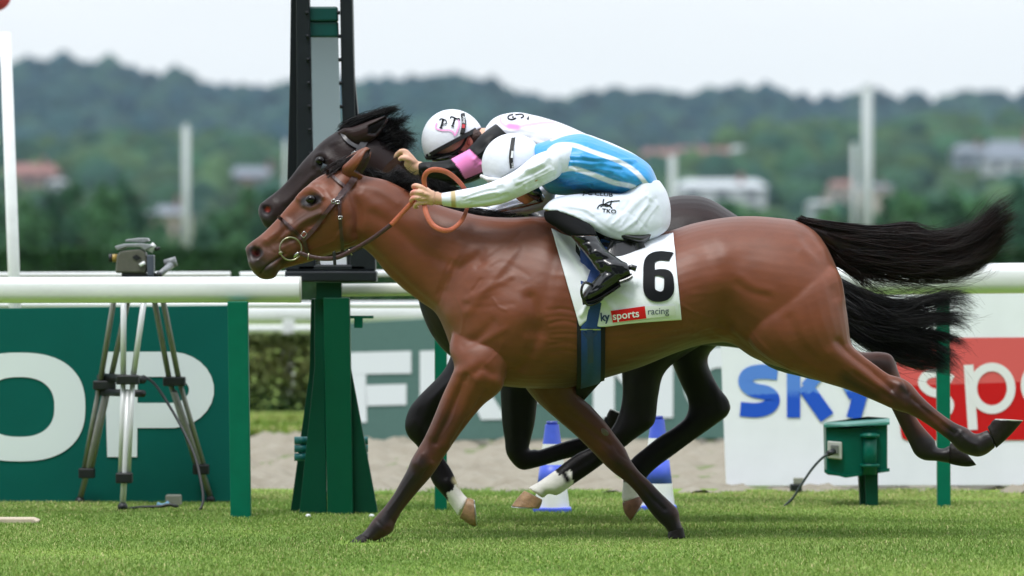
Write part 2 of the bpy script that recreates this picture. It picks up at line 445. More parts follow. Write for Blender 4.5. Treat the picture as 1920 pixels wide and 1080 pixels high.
# grandstand invented behind the camera: blocks light from there, fills the post's mirror
gs_ = empty('shading_grandstand', (0, -22, 0), 'grandstand invented behind the camera to shade light and fill the mirror', 'shading_grandstand')
M_gs = mat('grandstand_concrete', S(100, 104, 110), rough=.9, noise=.1, nscale=.4); M_gt = mat('grandstand_shade', S(64, 72, 86), rough=.9, noise=.5, nscale=1.2); M_gc = mat('cream_fascia', S(196, 196, 184), rough=.7)
M_gl = mat('pale_mirror_tier', S(206, 216, 214), rough=.6, noise=.3, nscale=.5, stretch=(.15, 1, 2.2))  # pale lowest tier, made up to brighten the mirror's reflection
for k in range(5):
    mb = MB(); mb.box((-90, -34 - k * 2, k * 5.6), (90, -24 - k, k * 5.6 + 4.4)); mb.build('tier', M_gl if k == 0 else M_gt, gs_)
    mb = MB(); mb.box((-90, -24.2 - k, k * 5.6 + 4.41), (90, -23.2 - k, k * 5.6 + 5.59)); mb.build('fascia', M_gc if k == 0 else M_gs, gs_)
mb = MB(); mb.box((-92, -50, 28.1), (92, -22, 29)); mb.build('roof', M_gs, gs_)
struct(mk('bounce_cutting_apron', [(-120, -30, .014), (120, -30, .014), (120, 8, .014), (-120, 8, .014)], [(0, 1, 2, 3)], mat('asphalt', S(62, 62, 64), rough=.9, noise=.15, nscale=4), smooth=False))  # invented unseen tarmac, dark so that less green light bounces up

# grass blades
def blades(name, n, x0, x1, y0, y1, h0, seed, cols, label, wd=.0018, dens=None):
    r = np.random.default_rng(seed)
    x = r.uniform(x0, x1, n); y = r.uniform(y0, y1, n)
    if dens is not None: k = r.random(n) < dens(x, y); x = x[k]; y = y[k]; n = len(x)
    h = h0 * r.uniform(.5, 1.25, n) * (1 + .35 * np.sin(x * 2.1 + 1.3 * np.sin(y * 3)) * np.cos(y * 2.7))
    a = r.uniform(0, 6.28, n); ln = r.uniform(.1, .9, n) * h; w_ = wd * r.uniform(.7, 1.4, n)
    dx = np.cos(a); dy = np.sin(a); b = r.uniform(0, 3.14, n); wx = np.cos(b) * w_; wy = np.sin(b) * w_ * .6
    V = np.zeros((n, 5, 3))
    V[:, 0] = np.stack([x - wx, y - wy, 0 * x - .004], 1); V[:, 1] = np.stack([x + wx, y + wy, 0 * x - .004], 1)
    mx_ = x + dx * ln * .35; my = y + dy * ln * .35
    V[:, 2] = np.stack([mx_ + wx * .8, my + wy * .8, h * .62], 1); V[:, 3] = np.stack([mx_ - wx * .8, my - wy * .8, h * .62], 1)
    V[:, 4] = np.stack([x + dx * ln, y + dy * ln, h], 1)
    i = np.arange(n)[:, None] * 5
    Fc = np.concatenate([i + np.array([[0, 1, 2, 3]]), i + np.array([[3, 2, 4, 4]])])
    T = np.concatenate([i + np.array([[0, 1, 2]]), i + np.array([[0, 2, 3]]), i + np.array([[3, 2, 4]])])
    cols = np.array(cols); p = .5 + .5 * np.sin(x * 1.7 + 2 * np.sin(y * 1.1)) * np.sin(y * 2.3 + x * .6)
    far = np.clip((y - 21.9) / 1.6, 0, 1)
    dry = (r.random(n) < .05 + .30 * far * (p > .35) + .05 * p)
    mixr = np.clip(p * .6 + r.normal(size=n) * .28 + .12, 0, 1)[:, None]
    c = cols[0] * (1 - mixr) + cols[1] * mixr
    c[dry] = cols[2] * r.uniform(.7, 1.2, (dry.sum(), 1))
    C = np.repeat(c * r.uniform(.88, 1.12, (n, 1)), 5, 0)
    return stuff(mk(name, V.reshape(-1, 3), T, M_grass, col=C, smooth=False), label, 'grass')
M_grass = mat('grass_blade', S(110, 150, 60), rough=.6, spec=.25, vcol=True)
HX = (float(P(675, 1010, 19.92)[0]), 19.92, float(P(1266, 1000, 20.17)[0]), 20.17)
G3 = [S(112, 142, 66), S(148, 170, 92), S(184, 180, 126)]
blades('grass', 560000, -2.6, 2.6, 16.6, 24.3, .0125, 5, G3, 'short green racecourse turf under the two horses',
       dens=lambda x, y: np.where(y > 23.4, np.clip((24.25 - y) / .8 + .35 * np.sin(x * 6) * np.sin(x * 2.3), .04, 1), 1) * np.clip((y - 14) / 6, .55, 1) * np.where(((x - HX[0]) ** 2 / .012 + (y - HX[1] + .12) ** 2 / .05 < 1) | ((x - HX[2]) ** 2 / .006 + (y - HX[3] + .1) ** 2 / .04 < 1), .15, 1))
blades('grass', 70000, -9, 9, 17.5, 24.1, .022, 6, G3, 'short green racecourse turf beyond the edges of the picture', wd=.0045, dens=lambda x, y: (np.abs(x) > 2.6) * 1.)
blades('grass', 14000, -2.8, -1., 31.4, 34.6, .035, 8, [S(96, 126, 44), S(140, 158, 70), S(170, 165, 110)], 'rough green verge between the sand track and the low hedge', wd=.008)

# ---- rails
M_wp = mat('white_plastic', S(228, 231, 233), rough=.32, spec=.5, noise=.09, nscale=9, coat=.1, stretch=(.25, 1, 1))
M_wd = mat('weathered_white_plastic', S(222, 222, 212), rough=.45, noise=.08, nscale=5)
M_gp = mat('green_metal_post', S(0, 104, 80), rough=.4, spec=.2, noise=.08, nscale=12)
M_gd = mat('dark_green_metal', S(0, 62, 44), rough=.45, spec=.2, noise=.08, nscale=10)
M_blk = mat('black_plastic', S(22, 25, 28), rough=.45, noise=.15, nscale=30)
def rail(pa, pb, Da, Db, th_px, name='running_rail', label='', posts=(), postm=None, group='white running rails', flat_=.7, m=None):
    a = P(*pa, Da); b = P(*pb, Db); r = empty(name, (float(a[0]), float(a[1]), 0), label, 'rail', group)
    rad = th_px / 2 / (F / Da)
    n = 24; dirv = (b - a) / np.linalg.norm(b - a); V = []; pr = []
    side = np.cross(dirv, [0, 0, 1.])
    for k, q in ((0, a), (1, b)):
        for j in range(n):
            t = 2 * math.pi * j / n; c_, s_ = math.cos(t), math.sin(t)
            V.append(q + side * rad * 1.25 * math.copysign(abs(c_) ** flat_, c_) + np.array([0, 0, 1]) * rad * math.copysign(abs(s_) ** flat_, s_))
    mb = MB(); mb.add(V, [(j, (j + 1) % n, n + (j + 1) % n, n + j) for j in range(n)] + [tuple(range(n - 1, -1, -1)), tuple(range(n, 2 * n))])
    mb.build('top_rail', m or M_wp, r, True)
    o = r.children[0]; bv = o.modifiers.new('e', 'EDGE_SPLIT'); bv.split_angle = 1.0
    for (x0, x1, yt, yb, xo) in posts:
        D = gD(yb); mbp = MB(); w_ = (x1 - x0) / F * D / 2; c0 = P((x0 + x1) / 2 - xo, yt, D); c1 = P((x0 + x1) / 2, yb + 4, D)
        mbp.add([c0 + np.array([sx_ * w_, sy_ * w_ * .8, 0]) for sy_ in (-1, 1) for sx_ in (-1, 1)] + [c1 + np.array([sx_ * w_, sy_ * w_ * .8, 0]) for sy_ in (-1, 1) for sx_ in (-1, 1)],
                [(0, 1, 5, 4), (1, 3, 7, 5), (3, 2, 6, 7), (2, 0, 4, 6), (0, 2, 3, 1), (4, 5, 7, 6)])
        mbp.build('post', postm or M_gp, r, False, bevel=.004)
    return r
D_r = gD(970)
rl = rail((-500, 545), (562, 543), D_r, D_r, 49, label='thick white running rail on a green post, left of the finish post', posts=[(433, 471, 565, 972, 6)])
mb = MB(); c = P(562, 543, D_r); mb.tube([c - np.array([.05, 0, 0]), c + np.array([.006, 0, 0])], .0545, 28); mb.build('end_cap', M_wd, rl, True)
Dr2 = gD(950)
rail((1150, 530), (2600, 514), Dr2, Dr2 - .1, 57, label='thick white running rail in front of the red and blue advertising board', posts=[(1757, 1782, 545, 951, 2)])
rail((640, 544), (900, 541), gD(960), gD(960), 24, label='short dirty white rail end just right of the finish post', posts=[(815, 838, 550, 960, 0)], m=M_wd)
rail((-200, 516), (432, 514), 26.5, 26.5, 9, name='barrier', label='thin white pipe rail behind the camera tripod', group='thin white barriers', posts=[(424, 432, 512, 880, 0), (20, 28, 512, 880, 0)], postm=M_wp)
rail((450, 516), (900, 510), 26.2, 26.2, 12, name='barrier', label='thin white pipe rail passing behind the black frame of the finish post', group='thin white barriers')
rail((-200, 572), (960, 572), 24.6, 24.6, 11, name='barrier', label='low white pipe along the top of the dark green board', group='thin white barriers', posts=[(620, 630, 575, 912, 0)], postm=M_wp)
rail((300, 588), (1500, 583), 37.2, 37.2, 40, label='broad white rail farthest away beyond the sand track', posts=[(530, 552, 600, 766, 0), (1040, 1060, 600, 766, 0)], postm=M_wp)
rail((300, 617), (1500, 612), 36.9, 36.9, 12, name='barrier', label='lower white rail farthest away beyond the sand track', group='thin white barriers', posts=[(1180, 1192, 612, 768, 0)], postm=M_wp)

# ---- boards
def board(name, poly, D, th, m, label, cat='board', group='advertising boards round the finish'):
    b = empty(name, (float(P(poly[0][0], poly[0][1], D)[0]), D, 0), label, cat, group)
    mb = MB(); mb.prism(poly, D, D + th); mb.build('panel', m, b, False, bevel=.002)
    return b
M_bg = mat('dark_green_board', S(0, 88, 80), rough=.6, spec=.15, noise=.08, nscale=3)
M_lt = mat('white_vinyl', S(222, 230, 236), rough=.5)
b1 = board('advertising_board', [(-420, 583), (446, 573), (446, 940), (-420, 952)], gD(944), .05, M_bg, 'dark green board with big white letters O and P behind the tripod')
De = gD(944) - .004
mb = MB()
ring = arc(36, 764, 95, 79, 0, 360, 49)[:-1]; q, f = strip2d([(x, y) for x, y in ring], 50, True)
# squarish ring O: outer and inner superellipses
t = np.linspace(0, 2 * np.pi, 64, endpoint=False); se = lambda c_: np.sign(c_) * np.abs(c_) ** .82
Qo = np.stack([36 + 124 * se(np.cos(t)), 763 + 102 * se(np.sin(t))], 1); Qi = np.stack([36 + 66 * se(np.cos(t)), 763 + 56 * se(np.sin(t))], 1)
flat(mb, (np.concatenate([Qo, Qi]), [(i, (i + 1) % 64, 64 + (i + 1) % 64, 64 + i) for i in range(64)]), De)
mb.build('letter', M_lt, b1, False)
mb = MB(); p = [(197, 683)] + [(320, 683)] + arc(320, 731, 58, 48, 84, -84, 14) + [(320, 779), (257, 779)]
flat(mb, strip2d(p, 47), De); flat(mb, (np.array([(197, 706), (258, 706), (257, 857), (201, 857)]), [(0, 1, 2, 3)]), De - .001)
mb.build('letter', M_lt, b1, False)
mb = MB(); mb.prism([(-420, 560), (-390, 560), (-390, 950), (-420, 950)], gD(944) + .06, gD(944) + .1); mb.build('strut', M_gd, b1); mb = MB(); mb.prism([(300, 580), (312, 580), (312, 944), (300, 944)], gD(944) + .06, gD(944) + .1); mb.build('strut', M_gd, b1)
M_bf = mat('grey_green_mesh_board', S(88, 120, 114), rough=.6, spec=.2, noise=.05, nscale=30)
D3 = gD(826)
b2 = board('advertising_board', [(636, 606), (1380, 566), (1380, 822), (636, 826)], D3, .05, M_bf, 'grey green board with white capital letters beyond the sand track')
M_lw = mat('pale_vinyl', S(226, 234, 238), rough=.5)
mb = MB(); De = D3 - .006
for pl in ([(650,661),(771,658),(771,700),(650,702)], [(650,710),(686,710),(688,792),(650,792)], [(650,702),(686,702),(686,710),(650,710)], [(686,722),(762,720),(762,759),(686,761)]): flat(mb, (np.array(pl, float), [(0,1,2,3)]), De)
mb.build('letter', M_lw, b2, False)
mb = MB()
for pl in ([(787,658),(826,657),(826,790),(787,791)], [(880,738),(918,734),(950,786),(902,787)]): flat(mb, (np.array(pl, float), [(0,1,2,3)]), De)
flat(mb, strip2d([(826, 676), (880, 676)] + arc(880, 700, 30, 24, 80, -80, 10) + [(880, 724), (826, 724)], 36), De - .001); mb.build('letter', M_lw, b2, False)
mb = MB()
for pl in ([(1000,655),(1040,655),(985,786),(945,786)], [(1000,655),(1040,655),(1096,786),(1056,786)], [(990,730),(1050,730),(1058,755),(982,755)]): flat(mb, (np.array(pl, float), [(0,1,2,3)]), De - .001 * len(pl) * (pl[0][0] % 3 + 1) * .4)
mb.build('letter', M_lw, b2, False)
mb = MB()
for k, pl in enumerate(([(1112,654),(1152,654),(1152,784),(1112,785)], [(1225,652),(1262,652),(1262,783),(1225,784)], [(1112,654),(1152,654),(1262,783),(1222,784)])): flat(mb, (np.array(pl, float), [(0,1,2,3)]), De - .001 * k)
mb.build('letter', M_lw, b2, False)
mb = MB(); flat(mb, strip2d(arc(1348, 718, 48, 48, 50, 310, 20), 38), De); mb.build('letter', M_lw, b2, False)
mb = MB(); mb.prism([(640, 604), (650, 604), (650, 828), (640, 828)], D3 + .06, D3 + .12); mb.build('strut', M_gd, b2); mb = MB(); mb.prism([(1300, 570), (1310, 570), (1310, 824), (1300, 824)], D3 + .06, D3 + .12); mb.build('strut', M_gd, b2)
M_bw = mat('white_banner', S(238, 242, 250), rough=.55, noise=.03, nscale=6, bump=.15, bscale=5)
M_bl = mat('royal_blue_print', S(40, 90, 206), rough=.5, spec=.2); M_bl2 = mat('lighter_blue_print', S(88, 138, 226), rough=.5)
M_rd = mat('red_print', S(200, 24, 28), rough=.5, spec=.2); M_rd2 = mat('lighter_red_print', S(218, 92, 92), rough=.5)
D4 = gD(911); De = D4 - .004
b3 = board('advertising_board', [(1346, 500), (2700, 500), (2700, 908), (1362, 911)], D4, .04, M_bw, 'white board with blue and red lettering behind the green socket box')
def clip_y(QF, y, above):
    """keep the triangles/quads whose centre is above (or below) the line y(x)"""
    Q, Fc = QF; return Q, [f for f in Fc if ((np.mean([Q[i][1] for i in f]) < y(np.mean([Q[i][0] for i in f]))) == above)]
yl = lambda x: 741 - (x - 1383) * .035
def fine(QF, n=2):
    Q, Fc = QF; bm = bmesh.new(); vs = [bm.verts.new((a[0], a[1], 0)) for a in Q]
    for f in Fc:
        try: bm.faces.new([vs[i] for i in f])
        except ValueError: pass
    bmesh.ops.triangulate(bm, faces=bm.faces)
    for _ in range(n):
        ed = [e_ for e_ in bm.edges if e_.calc_length() > 3]
        bmesh.ops.subdivide_edges(bm, edges=ed, cuts=1); bmesh.ops.triangulate(bm, faces=bm.faces)
    bm.verts.index_update(); Q = np.array([v.co[:2] for v in bm.verts]); Fc = [tuple(v.index for v in f.verts) for f in bm.faces]; bm.free(); return Q, Fc
s_c = dense([(1458, 699), (1425, 697), (1403, 703), (1398, 718), (1412, 731), (1438, 737), (1449, 748), (1442, 762), (1420, 769), (1388, 767)], 4)
sh = [strip2d(s_c, 27), strip2d([(1488, 640), (1488, 783)], 25), strip2d([(1545, 690), (1512, 727)], 24), strip2d([(1508, 722), (1551, 783)], 29), strip2d([(1578, 690), (1606, 742)], 30), strip2d([(1628, 690), (1600, 785)], 27)]
for above, mm in ((True, M_bl2), (False, M_bl)):
    mb = MB()
    for k, s_ in enumerate(sh):
        q = clip_y(fine(s_, 3), yl, above)
        if q[1]: flat(mb, q, De - .0006 * k)
    mb.build('logo_lettering', mm, b3, False)
yr = lambda x: 724 - (x - 1690) * .03
mb = MB(); flat(mb, (np.array([(1678, 634), (2700, 628), (2700, 690), (1682, 724)]), [(0, 1, 2, 3)]), De); mb.build('logo_block', M_rd2, b3)
mb = MB(); flat(mb, (np.array([(1682, 724), (2700, 690), (2700, 822), (1702, 826), (1692, 822), (1689, 812)]), [(0, 1, 2, 3, 4, 5)]), De); mb.build('logo_block', M_rd, b3)
mb = MB(); s2 = dense([(1786, 712), (1762, 700), (1738, 703), (1729, 718), (1742, 733), (1768, 742), (1781, 758), (1772, 776), (1745, 782), (1722, 772)], 4)
flat(mb, strip2d(s2, 16), De - .002); flat(mb, strip2d([(1816, 684), (1824, 806)], 18), De - .002); flat(mb, strip2d(arc(1860, 728, 36, 40, 0, 360, 40)[:-1], 16, True), De - .003)
flat(mb, strip2d(arc(1958, 722, 36, 40, 0, 360, 40)[:-1], 16, True), De - .003)
mb.build('lettering', mat('logo_white', S(232, 232, 236), rough=.5), b3, False)

# ---- finish post
Dp = gD(966)
fp = empty('finish_post', (float(P(632, 966, Dp)[0]), Dp, 0), 'tall winning post with black mirror frame on a tapered dark green base', 'post')
mb = MB()  # base faces: their differing shading is put into separate greens
mb.prism([(606, 558), (655, 558), (662, 972), (614, 972)], Dp - .06, Dp + .06)
mb.build('column', mat('green_paint_column', S(0, 78, 54), rough=.4, spec=.2, noise=.06, nscale=8), fp, bevel=.004)
mb = MB(); mb.prism([(590, 560), (607, 560), (613, 970), (560, 970), (590, 690)], Dp - .015, Dp + .02); mb.build('fin', mat('green_paint', S(0, 72, 52), rough=.4, spec=.2, noise=.06, nscale=8), fp, bevel=.003)
mb = MB(); mb.prism([(652, 672), (658, 690), (710, 968), (660, 970)], Dp - .015, Dp + .02); mb.build('fin', M_gd, fp, bevel=.003)
mb = MB(); mb.prism([(583, 560), (590, 560), (590, 690), (560, 970), (543, 970), (580, 700)], Dp + .16, Dp + .24); mb.build('fin', M_gd, fp, bevel=.003)
mb = MB(); mb.prism([(593, 530), (640, 530), (640, 562), (593, 562)], Dp - .05, Dp + .05); mb.build('neck', M_gd, fp)
for yy in (826, 841, 857):
    mb = MB()
    pass
    for x0, x1 in ((552, 578), (678, 690)): mb = MB(); mb.tube([P(x0, yy, Dp + .1), P(x1, yy, Dp + .1)], .017, 10); mb.build('bolt', mat('teal_bolt', S(20, 110, 110), rough=.4), fp, True)
mb = MB(); mb.prism([(653, 592), (700, 592), (700, 597), (680, 597), (680, 615), (664, 615), (664, 597), (653, 597)], Dp, Dp + .05); mb.build('bracket', M_gp, fp)
M_fr = mat('black_frame_metal', S(34, 38, 42), rough=.35, spec=.2, noise=.1, nscale=10)
M_fr2 = mat('darker_frame_metal', S(22, 26, 30), rough=.4, spec=.2)
for pl, mm, d0, d1, nm in (([(553,-400),(573,-400),(586,300),(588,500),(556,500),(556,160)], M_fr, -.05, .05, 'upright'), ([(550,-400),(557,-400),(560,160),(560,500),(534,500),(543,156)], M_fr2, -.02, .12, 'upright'),
   ([(631,-400),(650,-400),(668,300),(672,500),(650,500),(640,160)], M_fr, -.05, .05, 'upright'), ([(646,-400),(653,-400),(664,140),(680,300),(690,500),(668,500),(660,160)], M_fr2, -.02, .12, 'upright')):
    mb = MB(); mb.prism(pl, Dp + d0, Dp + d1); mb.build(nm, mm, fp, bevel=.006)
mb = MB(); mb.prism([(534, 508), (706, 508), (706, 529), (534, 529)], Dp - .09, Dp + .14); mb.prism([(560, 496), (684, 496), (692, 509), (552, 509)], Dp - .07, Dp + .1)
mb.prism([(534, 440), (592, 440), (592, 508), (534, 508)], Dp - .07, Dp + .12); mb.prism([(656, 440), (704, 440), (704, 508), (656, 508)], Dp - .07, Dp + .12); mb.build('frame_foot', M_fr, fp, bevel=.008)
for k in range(13):
    yy = -20 + k * 44
    mb = MB()
    pass
    for xx in (575 + yy * .025, 634 + yy * .03): mb = MB(); mb.tube([P(xx - 3, yy, Dp - .055), P(xx + 3, yy, Dp - .055)], .008, 8); mb.build('rivet', M_fr2, fp, True)
mir = mat('mirror_glass', S(196, 206, 208), rough=.06, metal=1., spec=.5)
mb = MB(); mb.prism([(572, 66), (634, 66), (646, 500), (584, 500)], Dp, Dp + .02); mb.build('mirror_panel', mir, fp)
mb = MB(); mb.prism([(572, 12), (633, 12), (634, 40), (573, 40)], Dp - .02, Dp + .06); mb.prism([(573, 40), (634, 40), (635, 70), (574, 70)], Dp - .01, Dp + .05); mb.build('lamp_housing', mat('teal_enamel', S(6, 70, 66), rough=.3, noise=.2, nscale=9), fp, bevel=.008)
mb = MB(); mb.prism([(598, 482), (655, 482), (655, 505), (604, 505)], Dp - .045, Dp - .035); mb.build('paper_notice', mat('notice_paper', S(222, 226, 236), rough=.7), fp)
# small white pegs at its foot
for x, y in ((578, 968), (697, 968)):
    mb = MB(); mb.ell(P(x, y, gD(972)), (.012, .012, .01), 12, 8); tag(mb.build('marker_peg', M_wp, None, True), 'small white peg in the grass at the ' + ('left' if x < 600 else 'right') + ' foot of the finish post', 'peg', 'pegs at the foot of the finish post')

# ---- cones
M_cb = mat('blue_cone_plastic', S(80, 104, 224), rough=.4, noise=.08, nscale=20); M_cw = mat('white_cone_sleeve', S(236, 238, 240), rough=.4, noise=.05, nscale=20)
def cone(cx, yt, yb, wt, wb, bands, label):
    D = gD(yb - 2); r = empty('traffic_cone', (float(P(cx, yb, D)[0]), D, 0), label, 'cone', 'blue and white cones by the rail')
    def ringz(y): f = (y - yt) / (yb - 12 - yt); return P(cx, y, D), (wt + (wb - wt) * f) / 2 / F * D
    for y0, y1, mm, nm in bands:
        a, ra = ringz(y0); b, rb = ringz(y1); mb = MB(); mb.tube([a, a * .5 + b * .5, b], [ra, (ra + rb) / 2, rb], 32); mb.build(nm, mm, r, True); o = r.children[-1]; o.modifiers.new('e', 'EDGE_SPLIT').split_angle = 1.
    c = P(cx, yb - 6, D); h = (wb / 2 + 3) / F * D
    mb = MB(); mb.box(c - np.array([h, h, .012]), c + np.array([h, h, .012])); mb.build('base', M_cb, r, bevel=.006)
    a, ra = ringz(yt + 3); mb = MB(); mb.tube([a, a + np.array([0, 0, .014])], ra * .8, 24); mb.build('tip', mat('dark_blue_plastic', S(48, 66, 160), rough=.4), r, True)
cone(1035, 793, 962, 25, 66, [(796, 832, M_cb, 'body'), (832, 871, M_cw, 'sleeve'), (871, 912, M_cb, 'body'), (912, 952, M_cw, 'sleeve')], 'blue and white traffic cone under the belly of the bay horse')
cone(1233, 783, 958, 25, 64, [(786, 821, M_cb, 'body'), (821, 862, M_cw, 'sleeve'), (862, 906, M_cb, 'body'), (906, 948, M_cw, 'sleeve')], 'blue and white traffic cone behind the bay horse\'s front hoof')

# ---- television camera on its tripod
Dt = 22.45
M_leg = mat('brushed_tube', S(128, 128, 124), rough=.35, metal=.1, noise=.1, nscale=40); M_legw = mat('pale_tube', S(204, 206, 208), rough=.3, metal=.1)
tp = empty('tripod', (float(P(240, 955, Dt)[0]), Dt, 0), 'aluminium two-stage tripod standing behind the left rail', 'tripod')
def leg(tops, joint, mid, foot, D0, D1, m):
    o = empty('x', (0, 0, 0)); bpy.data.objects.remove(o)
    mb = MB(); Dj = D0 + (D1 - D0) * .45; Dm = D0 + (D1 - D0) * .85
    for k, tx in enumerate(tops): mb.tube([P(tx, 535, D0), P(joint[0] + (k - .5) * 18, joint[1], Dj)], .0125, 10); mb.tube([P(joint[0] + (k - .5) * 18, joint[1], Dj), P(mid[0] + (k - .5) * 14, mid[1], Dm)], .011, 10)
    mb.tube([P(joint[0], joint[1] + 20, Dj), P(mid[0], mid[1], Dm), P(foot[0], foot[1] - 8, D1)], .013, 10)
    l = mb.build('leg', m, tp, True)
    mb = MB(); a = P(mid[0], mid[1], Dm); mb.box(a - np.array([.035, .03, .022]), a + np.array([.035, .03, .022]))
    mb.build('clamp', M_blk, l, bevel=.006)
    mb = MB(); a = P(joint[0], joint[1], Dj); mb.box(a - np.array([.048, .03, .02]), a + np.array([.048, .03, .02])); mb.build('clamp', M_blk, l, bevel=.006)
    a = P(foot[0], foot[1], D1); mb = MB(); mb.ell(a - np.array([0, 0, -.01]), (.022, .03, .022), 12, 8); mb.build('foot', M_blk, l, True)
leg((218, 246), (196, 722), (163, 887), (150, 944), Dt + .05, 22.95, M_leg)
leg((232, 274), (240, 712), (233, 896), (230, 955), Dt - .1, 22.35, M_legw)
leg((284, 300), (327, 715), (377, 880), (395, 941), Dt + .05, 22.98, M_leg)
mb = MB(); mb.tube([P(188, 707, Dt + .3), P(268, 712, Dt - .02)], .018, 10); mb.tube([P(184, 735, Dt + .3), P(268, 738, Dt - .02)], .016, 10); mb.build('spreader', M_blk, tp, True)
mb = MB(); mb.box(P(212, 545, Dt) - np.array([0, .08, 0]), P(310, 520, Dt) + np.array([0, .08, 0])); mb.build('bowl', M_blk, tp, bevel=.01)
tvc = empty('television_camera', (float(P(250, 515, Dt)[0]), Dt, float(P(250, 515, Dt)[2])), 'grey broadcast camera with viewfinder on top of the tripod', 'camera')
M_cg = mat('putty_grey_paint', S(88, 88, 78), rough=.5, noise=.15, nscale=50); M_cl = mat('light_grey_paint', S(132, 136, 140), rough=.4, noise=.15, nscale=60)
mb = MB(); mb.prism([(219,478),(226,470),(262,466),(272,472),(276,490),(274,512),(216,512)], Dt - .06, Dt + .06); mb.build('body', M_cg, tvc, bevel=.008)
mb = MB(); mb.prism([(218,468),(214,462),(232,457),(262,456),(280,458),(288,462),(272,470),(262,464),(236,464),(220,470)], Dt - .065, Dt + .065); mb.build('handle', M_cl, tvc, bevel=.005)
mb = MB(); mb.prism([(234,453),(236,449),(258,446),(276,446),(280,452),(268,455)], Dt - .05, Dt + .05); mb.build('top_plate', M_cl, tvc, bevel=.004)
mb = MB(); mb.prism([(248,482),(256,477),(265,484),(256,489)], Dt - .064, Dt - .05); mb.build('side_badge', M_blk, tvc)
mb = MB(); mb.tube([P(206, 484, Dt), P(222, 484, Dt)], .017, 16); mb.build('lens_ring', mat('yellowed_plastic', S(170, 142, 70), rough=.4), tvc, True)
mb = MB(); mb.tube([P(204, 484, Dt), P(211, 484, Dt)], .0175, 16); mb.build('lens_hood', M_blk, tvc, True)
mb = MB(); mb.prism([(275,478),(288,478),(288,518),(276,518)], Dt - .07, Dt + .02); mb.build('bracket', mat('slate_grey_plastic', S(74, 80, 94), rough=.4), tvc, bevel=.004)
mb = MB(); mb.tube([P(281, 472, Dt - .04), P(286, 462, Dt - .04), P(290, 458, Dt - .04)], .012, 12); mb.tube([P(262, 498, Dt - .07), P(272, 492, Dt - .07)], .008, 10); mb.build('knob', M_wp, tvc, True)
mb = MB(); mb.tube([P(290, 468, Dt - .04), P(300, 465, Dt - .04)], .008, 10); mb.build('knob', M_blk, tvc, True)
mb = MB(); mb.tube([P(297, 516, Dt - .1), P(312, 504, Dt - .05), P(322, 496, Dt)], [.0125, .0135, .017], 16); mb.tube([P(308, 494, Dt), P(326, 490, Dt), P(329, 500, Dt)], [.016, .022, .012], 14); mb.build('viewfinder', M_cl, tvc, True)
mb = MB(); mb.tube([P(296.5, 516.5, Dt - .105), P(299, 515, Dt - .095)], .0128, 16); mb.build('eyecup', M_blk, tvc, True)
mb = MB(); mb.prism([(228,512),(300,512),(300,520),(228,520)], Dt - .05, Dt + .05); mb.build('mounting_plate', M_blk, tvc)
mb = MB(); mb.tube([P(*q, Dt + .2 - i * .01) for i, q in enumerate(dense([(268, 705), (290, 720), (320, 765), (345, 810), (365, 855), (376, 900), (381, 935), (376, 955), (372, 958)], 8))], .006, 6); tag(mb.build('power_cable', M_blk, None, True), 'black cable looping from the tripod down to the grass', 'cable')
mb = MB(); mb.tube([P(x, y, gD(955) ) for x, y in dense([(240, 954), (270, 951), (300, 950), (318, 946), (335, 951)], 8)], .008, 6); tag(mb.build('power_cable', M_blk, None, True), 'black cable lying on the grass between the tripod feet', 'cable')
mb = MB(); mb.tube([P(x, y, gD(952)) for x, y in dense([(294, 945), (306, 949), (320, 941), (312, 950)], 8)], .012, 6); tag(mb.build('blue_tape', mat('pale_blue_tape', S(110, 160, 190), rough=.5), None, True), 'scrap of pale blue tape on the cables', 'tape')
mb = MB(); D_ = gD(950); mb.prism([(310, 928), (339, 928), (340, 948), (310, 950)], D_, D_ + .06); tag(mb.build('junction_box', mat('grey_plastic', S(138, 138, 128), rough=.6), bevel=.006), 'small grey box on the grass at the foot of the green board', 'box')
mb = MB(); D_ = gD(984); mb.prism([(-30, 972), (60, 972), (72, 977), (68, 984), (-30, 985)], D_, D_ + .12); tag(mb.build('stone_slab', mat('pale_stone', S(190, 176, 156), rough=.8, noise=.12, nscale=20), bevel=.006), 'flat pale slab in the turf at the left edge', 'slab')

# ---- socket box
Ds = gD(949)
sb = empty('socket_box', (float(P(1628, 949, Ds)[0]), Ds, 0), 'green metal electric box on a short post in front of the white board', 'box')
M_sg = mat('green_enamel', S(0, 86, 70), rough=.35, spec=.2, noise=.1, nscale=14, bump=.1, bscale=60); M_sgl = mat('paler_green_lid', S(60, 130, 118), rough=.4, noise=.1, nscale=14)  # lid is a paler green than the cabinet
def slant(poly, Dn, dx, dyy, th):
    pass
mb = MB(); mb.prism([(1548, 795), (1585, 797), (1664, 790), (1664, 882), (1585, 894), (1550, 890)], Ds - .10, Ds + .08); mb.build('cabinet', M_sg, sb, bevel=.006)
mb = MB(); a = [P(1545, 796, Ds - .12), P(1587, 799, Ds - .12), P(1668, 791, Ds - .12), P(1668, 784, Ds + .1), P(1628, 781, Ds + .1), P(1546, 792, Ds + .1)]
mb.add(a + [q + np.array([0, 0, -.012]) for q in a], [(0, 1, 2, 3, 4, 5), (11, 10, 9, 8, 7, 6)] + [(i, i + 6, (i + 1) % 6 + 6, (i + 1) % 6) for i in range(6)]); mb.build('lid', M_sgl, sb)
mb = MB(); mb.prism([(1546, 880), (1586, 891), (1586, 896), (1546, 886)], Ds - .11, Ds - .08); mb.prism([(1586, 891), (1668, 878), (1668, 884), (1586, 896)], Ds - .11, Ds - .08); mb.build('bottom_lip', M_sg, sb)
